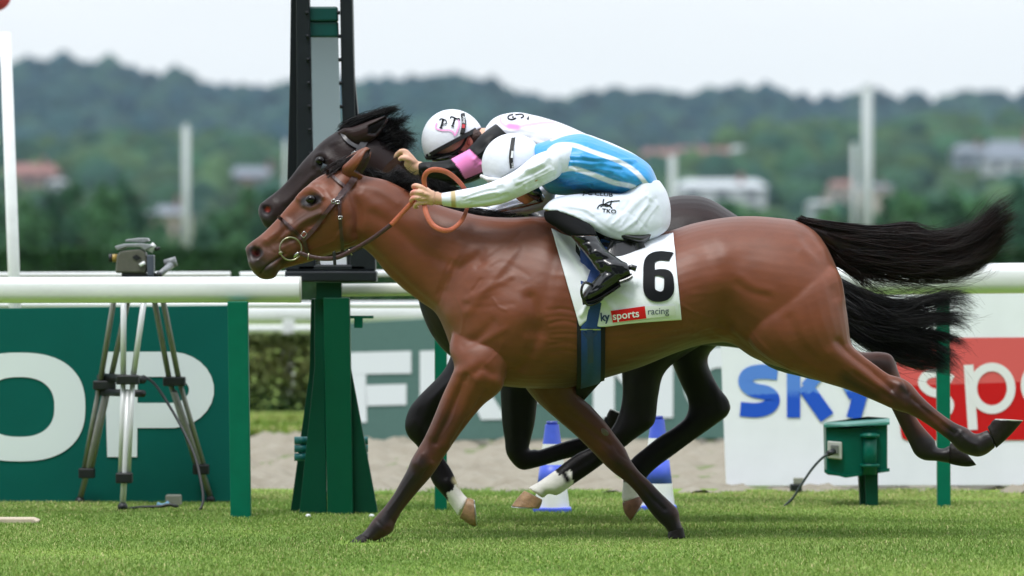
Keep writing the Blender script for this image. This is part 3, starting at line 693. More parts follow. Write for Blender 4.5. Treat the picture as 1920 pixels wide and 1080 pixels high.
mb = MB(); mb.tube([P(1631, 812, Ds - .125), P(1631, 890, Ds - .125)], .03, 18); mb.tube([P(1631, 814, Ds - .125), P(1631, 820, Ds - .125)], .042, 18); mb.tube([P(1631, 870, Ds - .125), P(1631, 876, Ds - .125)], .042, 18); mb.build('clamp_tube', M_sg, sb, True)
mb = MB(); mb.prism([(1622, 884), (1646, 884), (1647, 955), (1624, 955)], Ds - .11, Ds - .05); mb.prism([(1610, 884), (1622, 884), (1624, 955), (1614, 955)], Ds - .05, Ds + .03); mb.build('post', M_gd, sb)
mb = MB(); mb.prism([(1552, 827), (1579, 829), (1579, 862), (1552, 859)], Ds - .13, Ds - .10); pl = mb.build('socket', mat('socket_grey', S(176, 178, 172), rough=.5), sb, bevel=.005)
mb = MB(); mb.prism([(1558, 834), (1573, 835), (1573, 852), (1558, 850)], Ds - .137, Ds - .13); mb.build('flap', mat('socket_dark', S(104, 108, 104), rough=.5), pl, bevel=.003)
mb = MB(); mb.tube([P(1564, 846, Ds - .17), P(1552, 851, Ds - .19)], .013, 12); mb.build('plug', mat('plug_black', S(30, 32, 36), rough=.4), pl, True)
mb = MB(); mb.tube([P(x, y, Ds - .19 + .1 * (y - 851) / 100) for x, y in dense([(1552, 851), (1538, 862), (1522, 880), (1505, 905), (1488, 932), (1474, 946), (1462, 955)], 6)], .0055, 8); tag(mb.build('power_cable', mat('grey_cable', S(60, 66, 74), rough=.5), None, True), 'grey cable hanging from the socket to the grass', 'cable')
mb = MB(); D_ = gD(925); mb.prism([(1488, 896), (1507, 896), (1507, 908), (1488, 908)], D_, D_ + .04); b = mb.build('junction_box', mat('grey_plastic', S(138, 138, 128)), bevel=.004)
tag(b, 'small grey and black box on the ground below the white board', 'box')
mb = MB(); mb.prism([(1482, 908), (1504, 908), (1504, 924), (1482, 924)], D_ - .01, D_ + .05); mb.build('base', M_blk, b, bevel=.004)

# ---- vegetation
def leafcloud(c, r, n, size, rs, lumps=9, flat_=.25):
    """many leaf quads gathered in clumps inside an uneven crown"""
    L_ = rs.normal(size=(lumps, 3)); L_ /= np.linalg.norm(L_, axis=1)[:, None]; L_ = L_ * rs.uniform(.2, .75, (lumps, 1)) * np.array(r)
    k = rs.integers(0, lumps, n); d = rs.normal(size=(n, 3)); d /= np.linalg.norm(d, axis=1)[:, None]
    p = L_[k] + d * (rs.random((n, 1)) ** .4) * np.array(r) * rs.uniform(.3, .55, lumps)[k][:, None]
    p = p + np.array(c)
    u = rs.normal(size=(n, 3)); u /= np.linalg.norm(u, axis=1)[:, None]; v = np.cross(u, rs.normal(size=(n, 3))); v /= np.linalg.norm(v, axis=1)[:, None]
    s_ = size * rs.uniform(.6, 1.3, (n, 1))
    V = np.stack([p - u * s_, p - v * s_ * .6, p + u * s_, p + v * s_ * .6], 1).reshape(-1, 3)
    return V, np.arange(n * 4).reshape(-1, 4), np.repeat(rs.uniform(.65, 1.35, n) * (.8 + .4 * rs.random(lumps))[k], 4)
M_leaf = mat('leaf', S(60, 90, 50), rough=.7, spec=.2, vcol=True)
M_bark = mat('bark', S(84, 70, 56), rough=.9, noise=.3, nscale=6)
rt = np.random.default_rng(77)
def tree(px, yt, D, wpx, col, label, group, shape=1.):
    base = P(px, 0, D); top = P(px, yt, D); h = float(top[2]); w_ = wpx / F * D / 2
    e_ = empty('tree', (float(base[0]), D, 0), label, 'tree', group)
    parts = []; Vs = []; Fs = []; Cs = []; n0 = 0
    for k in range(4):
        f = k / 3; cz = h * (.18 + .6 * f); rr = w_ * (1.0, 1.05, .85, .5)[k]
        V, Fq, c = leafcloud((base[0] + rt.normal() * w_ * .12, D + rt.normal() * w_ * .2, cz), (rr, rr, h * .27), 520, h * .036, rt)
        Vs.append(V); Fs.append(Fq + n0); Cs.append(c); n0 += len(V)
    c = np.concatenate(Cs)[:, None] * np.array(col)[None]
    mk('crown', np.concatenate(Vs), np.concatenate(Fs), M_leaf, e_, col=c, smooth=False)
    mb = MB(); b0 = np.array([base[0], D, -.03]); mb.tube([b0, b0 + [w_ * .05, 0, h * .4], b0 + [0, 0, h * .8]], [h * .03, h * .022, h * .006], 8)
    for k in range(4):
        a = rt.random() * 6.28; s_ = b0 + np.array([0, 0, h * (.3 + .12 * k)]); mb.tube([s_, s_ + np.array([math.cos(a) * w_ * .5, math.sin(a) * w_ * .5, h * .15])], [h * .012, h * .004], 6)
    mb.build('trunk', M_bark, e_, True)
tl_ = [(52,368,'leftmost'),(100,362,''),(150,342,''),(196,330,''),(240,332,''),(290,415,''),(330,440,''),(372,420,''),(420,388,''),(468,350,''),(515,352,''),(560,365,''),(1310,385,''),(1365,370,''),(1415,392,''),(1455,405,''),(1560,372,''),(1605,384,''),(1650,366,''),(1702,352,''),(1756,368,''),(1800,350,''),(1850,356,''),(1900,342,''),(1950,350,''),(-20,360,''),(2000,350,''),(1230,380,''),(1500,440,'')]
wl = ['white flagpole','dark green board','camera tripod']
for i, (px, yt, _) in enumerate(sorted(tl_)):
    g = S(*[(56, 98, 66), (70, 112, 72), (46, 84, 62)][i % 3])
    if px < 600:
        lab = ['bushy tree just outside the left edge', 'dark leafy tree beside the white flagpole at the left edge', 'mid green tree second right of the left flagpole', 'leafy tree in front of the red-roofed house on the left', 'tall leafy tree in front of the small white house on the left', 'broad green tree above the television camera\'s left side', 'low green tree above and right of the television camera', 'low tree at the foot of the thin pale pole on the left', 'small tree just right of the thin pale pole on the left', 'rounded tree halfway between the thin pole and the horses\' noses', 'tall leafy tree just left of the black horse\'s nose', 'tall leafy tree behind the black horse\'s nose', 'leafy tree hidden behind the black horse\'s face'][i]
    else:
        lab = {1230:'tree behind the hips of the rider in blue',1310:'low tree rising over the black horse\'s rump',1365:'low tree between the black horse\'s rump and the bay\'s croup',1415:'low pale green tree over the middle of the bay\'s croup',1455:'low tree over the rear of the bay\'s croup',1500:'lowest tree over the root of the bay\'s tail',1560:'tree left of the thick white pole',1605:'tree at the foot of the thick white pole',1650:'tree just right of the thick white pole',1702:'leafy tree over the middle of the bay\'s tail',1756:'leafy tree over the dip of the bay\'s tail',1800:'tall leafy tree left of the raised tip of the bay\'s tail',1850:'tall leafy tree behind the raised tip of the bay\'s tail',1900:'tallest leafy tree at the right edge',1950:'leafy tree just outside the right edge',2000:'leafy tree farthest outside the right edge'}[px]
    tree(px, yt, 250 + rt.uniform(-12, 12), 128, g, lab, 'young trees in a row beyond the course')
# low hedge
def hedge(name, x0, x1, yb, h, D, dep, n, size, cols, label, cat='hedge'):
    a = P(x0, yb, D)[0]; b = P(x1, yb, D)[0]; p = np.stack([rt.uniform(a, b, n), rt.uniform(D, D + dep, n), rt.uniform(0, h, n) ** 1.0], 1)
    p[:, 2] += .05 * h * np.sin(p[:, 0] * 7); sh_ = rt.random(n) < .5; p[sh_, 1] = D + rt.random(sh_.sum()) * .06; tp_ = rt.random(n) < .25; p[tp_, 2] = h * rt.uniform(.92, 1.06, tp_.sum())
    u = rt.normal(size=(n, 3)); u /= np.linalg.norm(u, axis=1)[:, None]; v = np.cross(u, rt.normal(size=(n, 3))); v /= np.linalg.norm(v, axis=1)[:, None]; s_ = size * rt.uniform(.6, 1.3, (n, 1))
    V = np.stack([p - u * s_, p - v * s_ * .6, p + u * s_, p + v * s_ * .6], 1).reshape(-1, 3)
    mixc = (.5 + .5 * np.sin(p[:, 0] * 3) * np.sin(p[:, 2] * 9 + p[:, 0]))[:, None]; c = np.array(cols[0]) * (1 - mixc) + np.array(cols[1]) * mixc
    return tag(mk(name, V, np.arange(4 * n).reshape(-1, 4), M_leaf, col=np.repeat(c * rt.uniform(.6, 1.4, (n, 1)), 4, 0), smooth=False), label, cat)
hedge('hedge', 200, 1400, 780, .50, 35.6, .8, 26000, .024, [S(46, 72, 34), S(92, 96, 54)], 'low clipped hedge beyond the sand track, seen left of the finish post')
# long green verge of bushes between the course and the young trees
hedge('hedge', -600, 2600, 500, 1.05, 95, 3, 24000, .11, [S(40, 72, 42), S(52, 90, 48)], 'long dark hedge closing the far side of the racecourse')

# houses of the town
M_rf = {'red': mat('red_roof', S(128, 88, 82), rough=.8, noise=.15, nscale=1.), 'grey': mat('slate_roof', S(104, 112, 122), rough=.7, noise=.15, nscale=1.), 'white': mat('white_sheet_roof', S(176, 182, 186), rough=.5)}
M_wl = {'cream': mat('cream_wall', S(164, 156, 146), rough=.8, noise=.05, nscale=1.), 'white': mat('white_wall', S(172, 178, 180), rough=.8), 'pink': mat('pink_wall', S(142, 120, 114), rough=.8), 'glass': mat('blue_grey_wall', S(128, 140, 150), rough=.5)}
M_win = mat('window_glass', S(60, 70, 80), rough=.2)
HB = []
def house(x0, x1, yr, ye, yb, D, roof, wall, label, nwin=3, dep=8.):
    D = {420: 1010, 400: 980, 330: 330, 430: 1000, 520: 1200, 522: 1205, 518: 1195, 524: 1210, 360: 860, 380: 840, 375: 820, 300: 300, 470: 1010, 445: 960}[D] + (3 if label.startswith('low grey') else 0); HB.append((x0 - 8, x1 + 8, yr - 14, yb + 2, D))
    a = P(x0, ye, D); b = P(x1, yb, D); zr = float(P(x0, yr, D)[2]); zb = 0.; c = (a + b) / 2
    e_ = empty('house', (float(c[0]), D, 0), label, 'house', 'houses of the town below the wooded hills')
    dep = dep * max(1, D / 500); ddn = b[2] - 4
    mb = MB(); mb.box((a[0], D, max(ddn, -1)), (b[0], D + dep, a[2])); mb.build('wall', M_wl[wall], e_)
    w_ = (b[0] - a[0]); ov = .04 * w_; z0 = a[2]
    mb = MB(); mb.add([(a[0] - ov, D - .4, z0), (b[0] + ov, D - .4, z0), (b[0] + ov, D + dep + .4, z0), (a[0] - ov, D + dep + .4, z0), (a[0] + w_ * .08, D + dep / 2, zr), (b[0] - w_ * .08, D + dep / 2, zr)],
                      [(0, 1, 5, 4), (2, 3, 4, 5), (1, 2, 5), (3, 0, 4), (3, 2, 1, 0)]); rf = mb.build('roof', M_rf[roof], e_)
    mb = MB(); mb.box((a[0] + w_ * .7, D + dep * .3, z0), (a[0] + w_ * .76, D + dep * .45, zr + (zr - z0) * .5 + .3)); mb.build('chimney', M_rf['red'], rf)
    hz = (a[2] - b[2]); 
    for k in range(nwin):
        for zz in ((.3, .7) if hz < w_ * 1.2 else (.15, .35), ) if hz < 4 else ((.12, .36), (.6, .84)):
            xa = a[0] + w_ * (k + .3) / nwin; xb = a[0] + w_ * (k + .7) / nwin
            mb = MB(); mb.box((xa, D - .06, b[2] + hz * zz[0]), (xb, D + .02, b[2] + hz * zz[1])); mb.build('window', M_win, e_)
house(8, 102, 306, 326, 372, 420, 'red', 'pink', 'low pinkish house with a dull red roof by the left flagpole')
house(88, 146, 336, 341, 385, 400, 'white', 'white', 'small white house right of the red-roofed one on the left')
house(276, 346, 384, 402, 470, 330, 'grey', 'cream', 'grey roofed shed behind the foot of the thin left pole')
house(430, 530, 312, 330, 372, 430, 'grey', 'pink', 'dim pinkish house just above the black horse\'s nose')
house(1205, 1262, 278, 290, 316, 520, 'red', 'pink', 'pink walled house at the left of the hillside row over the blue rider\'s hips', 2)
house(1262, 1330, 274, 288, 318, 522, 'red', 'cream', 'cream house with red roof in the middle of the hillside row')
house(1330, 1372, 276, 286, 312, 518, 'red', 'pink', 'dull red house between two cream ones on the hillside row', 2)
house(1372, 1422, 274, 282, 312, 524, 'white', 'cream', 'pale cream house at the right end of the hillside row', 2)
house(1272, 1436, 336, 352, 400, 360, 'white', 'white', 'long white roofed hall right of the blue rider')
house(1560, 1606, 338, 348, 390, 380, 'red', 'cream', 'small red roofed house left of the thick white pole', 2)
house(1612, 1674, 344, 352, 420, 375, 'grey', 'cream', 'pale house behind the thick white pole', 2)
house(1525, 1560, 376, 382, 440, 300, 'white', 'glass', 'pale blue-grey house low between the trees over the bay\'s tail root', 1)
house(1795, 1856, 270, 286, 320, 470, 'grey', 'glass', 'small grey house on the slope, top left of the right-hand group', 2)
house(1740, 1850, 322, 338, 370, 430, 'grey', 'glass', 'low grey roofed house in the lower part of the right-hand group')
house(1852, 1960, 262, 298, 350, 445, 'grey', 'white', 'big house with a steep slate roof at the right edge')

# hills
def blob_tmpl(seed, sub=2):
    bm = bmesh.new(); bmesh.ops.create_icosphere(bm, subdivisions=sub, radius=1); V = np.array([v.co[:] for v in bm.verts]); Fc = np.array([[v.index for v in f.verts] for f in bm.faces]); bm.free()
    V = V * (1 + .22 * fnoise(V, 2.6, seed, 3))[:, None]; return V, Fc
T_ = [blob_tmpl(k) for k in range(6)]
def wood(name, X, Y, Z, R, cols, label):
    px_, py_ = proj(np.stack([X, Y, Z], 1)); k = np.ones(len(X), bool)
    for x0, x1, y0, y1, D_ in HB: k &= ~((px_ > x0) & (px_ < x1) & (py_ > y0 - 6) & (py_ < y1) & (Y < D_ + 30))
    X, Y, Z, R = X[k], Y[k], Z[k], R[k]
    Vs = []; Fs = []; Cs = []; n0 = 0; rs = np.random.default_rng(len(X))
    for i in range(len(X)):
        V, Fc = T_[i % 6]; a = rs.random() * 6.28; ca, sa = math.cos(a), math.sin(a)
        W = np.stack([V[:, 0] * ca - V[:, 1] * sa, V[:, 0] * sa + V[:, 1] * ca, V[:, 2] * rs.uniform(.8, 1.2)], 1) * R[i] + [X[i], Y[i], Z[i]]
        Vs.append(W); Fs.append(Fc + n0); n0 += len(W); c = np.array(cols[rs.integers(len(cols))]) * rs.uniform(.7, 1.35); Cs.append(np.tile(c, (len(W), 1)))
    return stuff(mk(name, np.concatenate(Vs), np.concatenate(Fs), M_wood, col=np.concatenate(Cs)), label, 'wood')
M_wood = mat('distant_foliage', S(50, 80, 46), rough=.9, spec=.1, vcol=True, noise=.35, nscale=.35)
prof = np.array([(-900,150),(-300,130),(0,127),(80,112),(200,124),(290,142),(335,143),(400,165),(520,166),(570,152),(670,157),(760,152),(832,142),(900,152),(945,178),(1010,182),(1080,192),(1100,180),(1190,172),(1300,184),(1330,168),(1400,178),(1455,168),(1520,198),(1600,182),(1700,186),(1740,198),(1780,182),(1920,184),(2300,170),(2900,190)], float)
def crest(px): return np.interp(px, prof[:, 0], prof[:, 1])
rs = np.random.default_rng(4)
def hill(name, D0, D1, ycrest, zoff, colg):
    nx = 140; pxs = np.linspace(-900, 2900, nx); V = []
    for D, f in ((D0, 0.), ((D0 * .6 + D1 * .4), .55), (D1, 1.), (D1 + 250, .9), (D1 + 600, 0.)):
        for x in pxs:
            zc = P(x, ycrest(x), D1)[2] - zoff; V.append((float(P(x, 400, D)[0]), D, -1 + (zc + 1) * f))
    Fc = [(r_ * nx + i, r_ * nx + i + 1, (r_ + 1) * nx + i + 1, (r_ + 1) * nx + i) for r_ in range(4) for i in range(nx - 1)]
    struct(mk(name, V, Fc, mat('hillside', colg, rough=1, spec=.05, noise=.3, nscale=.01)))
hill('hill', 1700, 2500, crest, 9, S(50, 70, 44))
n = 5200; f = rs.random(n) ** .7; px = rs.uniform(-800, 2800, n); D = 1700 + 800 * f; zc = np.array([P(x, crest(x), 2500)[2] for x in px]) - 9
fz = np.interp(f, [0, .4, 1], [0, .55, 1]); X = P(px, 400, D)[:, 0]
wood('woodland', X, D, -1 + (zc + 1) * fz + 2, rs.uniform(4.5, 10, n), [S(24, 50, 54), S(32, 58, 58), S(18, 42, 50), S(42, 66, 58)], 'wooded ridge along the skyline, a single mass of trees')
px = np.linspace(-800, 2800, 330) + rs.normal(size=330) * 6; X = P(px, 400, 2500)[:, 0]; R = rs.uniform(5, 10, 330)
wood('woodland', X, 2500 + rs.normal(size=330) * 20, np.array([P(x, crest(x), 2500)[2] for x in px]) - R * .9, R, [S(22, 46, 50), S(18, 42, 48)], 'treetops that break the skyline of the far ridge')
cr2_ = lambda x: np.interp(x, [-900, 0, 150, 300, 450, 560, 700, 1150, 1290, 1380, 1480, 1560, 1650, 1760, 1920, 2900], [262, 262, 250, 240, 245, 270, 290, 290, 262, 232, 226, 222, 222, 216, 205, 200])
hill('hill', 800, 1250, cr2_, 5, S(66, 84, 48))
n = 2200; f = rs.random(n) ** .8; px = rs.uniform(-800, 2800, n); D = 800 + 450 * f; zc = np.array([P(x, cr2_(x), 1250)[2] for x in px]) - 5
fz = np.interp(f, [0, .4, 1], [0, .55, 1]); X = P(px, 400, D)[:, 0]
wood('woodland', X, D, -1 + (zc + 1) * fz + 1, rs.uniform(2.6, 5, n), [S(44, 72, 52), S(34, 60, 50), S(58, 80, 52), S(48, 68, 48)], 'greener lower wooded slope below the far ridge')

# poles
def pole(x0, x1, yt, D, m, label, group='pale poles standing beyond the course', name='pole', dark=None, lean=0):
    cxx = (x0 + x1) / 2; x0, x1 = (cxx - (x1 - x0) * .29, cxx + (x1 - x0) * .29) if D > 50 else (x0, x1); a = P((x0 + x1) / 2 - lean, yt, D); b = P((x0 + x1) / 2, 500, D); b = b + (b - a) * (b[2] / (a[2] - b[2])); r = (x1 - x0) / 2 / F * D
    b[1] = D; e_ = empty(name, (float(b[0]), D, 0), label, 'pole', group)
    mb = MB(); mb.tube([[b[0], D, -.05], a], [r * 1.05, r], 18); mb.build('shaft', m, e_, True)
    if dark:
        mb = MB(); mb.tube([a + [0, 0, -.02], a + [0, 0, r * 1.2]], r * .7, 14); mb.build('cap', dark, e_, True)
        mb = MB(); mb.tube([a + [-r * 1.8, 0, -r * .6], a + [r * 1.8, 0, -r * .6]], r * .2, 8); mb.build('crossarm', m, e_, True)
    return e_
M_pl = mat('pale_concrete', S(166, 174, 174), rough=.6, noise=.05, nscale=2)
pole(15, 37, 60, 24.2, M_wp, 'white flagpole nearest the left edge of the picture', lean=16, name='flagpole')
pole(337, 361, 240, 130, M_pl, 'thin pale pole between the left trees', dark=M_pl)
pole(530, 541, 262, 120, M_pl, 'thin pale pole just left of the finish post')
pole(1609, 1643, 168, 110, M_pl, 'thick white pole standing against the hills on the right', dark=M_pl)
pole(1594, 1608, 272, 140, M_pl, 'thinner pale pole touching the thick white one', dark=M_pl)
pole(1250, 1272, 292, 150, M_pl, 'pale pole just right of the blue rider\'s back')
# red round sign at the top left corner, on its own post; glazed hut at the left edge
e_ = empty('course_marker', (float(P(-22, 500, 26)[0]), 26, 0), 'red round course marker cut by the top left corner', 'sign')
mb = MB(); c = P(-8, -8, 26); mb.tube([c + [0, -.012, 0], c + [0, .012, 0]], .075, 32); mb.build('disc', mat('red_enamel', S(200, 60, 68), rough=.5), e_, True)
mb = MB(); mb.tube([P(-22, 0, 26.03) * [1, 1, 0], P(-22, 20, 26.03)], .02, 10); mb.build('post', M_wp, e_, True)
e_ = empty('hut', (float(P(-60, 500, 40)[0]), 40, 0), 'dark glazed hut at the left edge behind the flagpole', 'hut')
mb = MB(); mb.prism([(-320, 400), (-60, 400), (-58, 800), (-320, 800)], 40, 42); mb.build('wall', mat('dark_hut_wall', S(44, 44, 50), rough=.5), e_)
mb = MB(); mb.prism([(-320, 262), (-64, 262), (-62, 400), (-320, 400)], 40.05, 42); mb.build('window', mat('hut_glass', S(140, 164, 180), rough=.1, metal=.3), e_)
mb = MB(); mb.prism([(-328, 205), (-61, 205), (-59, 262), (-328, 262)], 39.9, 42.2); mb.build('roof', mat('hut_roof', S(190, 200, 196), rough=.5), e_)

# haze
mb = MB(); mb.box((-900, -40, -2), (900, 3150, 112)); hz = mb.build('haze', None)
m = bpy.data.materials.new('haze_air'); m.use_nodes = True; n_ = m.node_tree; n_.nodes.clear(); o_ = n_.nodes.new('ShaderNodeOutputMaterial'); pv = n_.nodes.new('ShaderNodeVolumePrincipled')
pv.inputs['Density'].default_value = .00007; pv.inputs['Color'].default_value = (.62, .82, 1, 1); pv.inputs['Anisotropy'].default_value = .2
n_.links.new(pv.outputs[0], o_.inputs['Volume']); hz.data.materials.append(m); hz['kind'] = 'stuff'
# ---------------------------------------------------------------- horses
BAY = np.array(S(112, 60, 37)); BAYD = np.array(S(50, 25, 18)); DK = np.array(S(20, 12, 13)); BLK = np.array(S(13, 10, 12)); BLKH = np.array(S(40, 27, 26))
M_coat = mat('bay_coat', BAY, rough=.40, spec=.36, vcol=True, noise=.10, nscale=16, bump=.12, bscale=220, sheen=.05, stretch=(1, 1, 2.4))
M_black = mat('dark_brown_coat', BLK, rough=.42, spec=.2, vcol=True, noise=.12, nscale=14, bump=.12, bscale=120, stretch=(1, 1, 2))
M_hair = mat('black_horsehair', S(8, 6, 7), rough=.36, spec=.2, noise=.4, nscale=30)
M_hair2 = mat('bay_black_horsehair', S(12, 7, 8), rough=.34, spec=.22, noise=.5, nscale=24, ncol=S(34, 16, 13))
M_eye = mat('dark_eye', S(14, 9, 9), rough=.08, spec=.35)
M_hoofd = mat('dark_hoof', S(26, 20, 18), rough=.55, spec=.25, noise=.3, nscale=60, bump=.2, bscale=90)
M_hoofl = mat('tan_hoof', S(150, 118, 84), rough=.5, noise=.35, nscale=40, bump=.3, bscale=80)
M_shoe = mat('worn_aluminium', S(190, 190, 184), rough=.3, metal=.9, noise=.2, nscale=60)
DB = 20.05
bay = empty('racehorse', (float(P(960, 1015, DB)[0]), DB, 0.), 'bay racehorse at full gallop nearest the camera, ridden by the rider in sky blue', 'horse', 'horses racing neck and neck')
head_st = [(460,466,468,500,.022,0),(464,460,478,514,.042,0),(474,452,492,519,.05,0),(489,441,512,522,.05,0),(505,426,526,506,.046,0),(522,408,548,499,.044,0,.1),
 (544,382,580,491,.056,0,.15),(564,361,604,482,.074,0,.15),(585,340,630,474,.09,0,.1),(611,324,650,466,.098,0,.05),(640,314,668,455,.09,0),(672,320,682,455,.078,0)]
neck_st = [(640,314,655,462,.085,0),(684,329,674,461,.078,0),(724,338,700,481,.078,0,-.1),(765,358,726,513,.085,0,-.1),(805,378,756,541,.095,0,-.1),(850,393,787,565,.115,0,-.15),(905,405,818,588,.155,0,0),(960,408,836,626,.195,0,.1),(1005,406,858,684,.225,0,.2),
 (1035,408,905,716,.25,0,.15),(1062,418,975,727,.27,0,.05),(1100,430,1060,727,.285,0,0),(1150,436,1130,711,.31,0,.06),(1200,439,1200,689,.325,0,.1),(1250,434,1262,664,.32,0,.1),(1300,419,1318,646,.295,0,.05),(1350,409,1368,644,.28,0,0),(1400,405,1415,672,.28,0,0),(1455,408,1475,692,.28,0),(1500,416,1525,700,.262,0),(1540,446,1560,690,.225,0),(1576,520,1588,640,.14,0)]
thigh = [(1500,470,1390,510,.07,-.08),(1535,490,1390,570,.105,-.115),(1572,510,1390,605,.14,-.135),(1588,585,1412,652,.145,-.15),(1595,641,1470,690,.115,-.15),(1614,664,1535,714,.085,-.145),(1640,684,1590,731,.058,-.14),(1664,701,1640,752,.043,-.14),
 (1690,709,1676,768,.044,-.14),(1709,721,1702,776,.042,-.14),(1727,742,1722,786,.034,-.14),(1757,769,1748,803,.027,-.14),(1788,791,1779,826,.028,-.14),(1812,802,1800,846,.035,-.14),(1826,812,1829,856,.037,-.14),(1838,812,1848,852,.034,-.14),(1852,806,1866,838,.033,-.14)]
far_h = [(1480,440,1380,480,.10,.11),(1560,520,1385,610,.14,.14),(1580,600,1430,680,.13,.14),(1590,640,1500,706,.09,.14),(1613,659,1580,722,.06,.14),(1650,660,1630,722,.044,.14),(1672,667,1652,732,.044,.14),(1684,695,1660,746,.040,.14),(1700,738,1670,762,.031,.14),(1718,782,1690,803,.027,.14),(1736,806,1704,830,.029,.14),(1752,824,1715,852,.036,.14),(1757,838,1732,863,.036,.14),(1770,840,1756,865,.031,.14),(1781,834,1780,869,.034,.14)]
fore_n = [(850,620,965,605,.06,-.10),(842,655,962,655,.09,-.135),(851,686,948,708,.10,-.15),(846,706,935,736,.082,-.15),(829,742,907,759,.064,-.14),(813,782,882,788,.055,-.135),(797,818,852,828,.048,-.13),(783,842,833,856,.045,-.13),(772,861,819,878,.045,-.13),(763,882,806,896,.040,-.13),(751,904,789,915,.031,-.13),(738,927,768,940,.027,-.13),(722,949,752,961,.028,-.13),(708,965,741,982,.033,-.13),(697,978,735,997,.036,-.13),(687,992,716,1009,.033,-.13),(676,1003,700,1016,.034,-.13)]
fore_f = [(930,640,1080,620,.08,.12),(960,690,1082,680,.10,.12),(1000,746,1088,738,.085,.12),(1044,786,1109,762,.064,.12),(1079,816,1134,790,.053,.12),(1106,842,1154,817,.046,.12),(1129,866,1172,841,.046,.12),(1150,886,1182,862,.042,.12),(1172,902,1198,884,.031,.12),(1192,922,1217,902,.027,.12),(1210,946,1237,923,.028,.12),(1224,965,1257,942,.034,.12),(1237,979,1271,957,.036,.12),(1247,988,1274,974,.033,.12),(1254,999,1280,991,.033,.12)]
parts = [loft(head_st, DB, 32, 5), loft(neck_st, DB, 48, 5), loft(thigh, DB, 28, 5), loft(far_h, DB, 24, 5), loft(fore_n, DB, 28, 5), loft(fore_f, DB, 24, 5)]
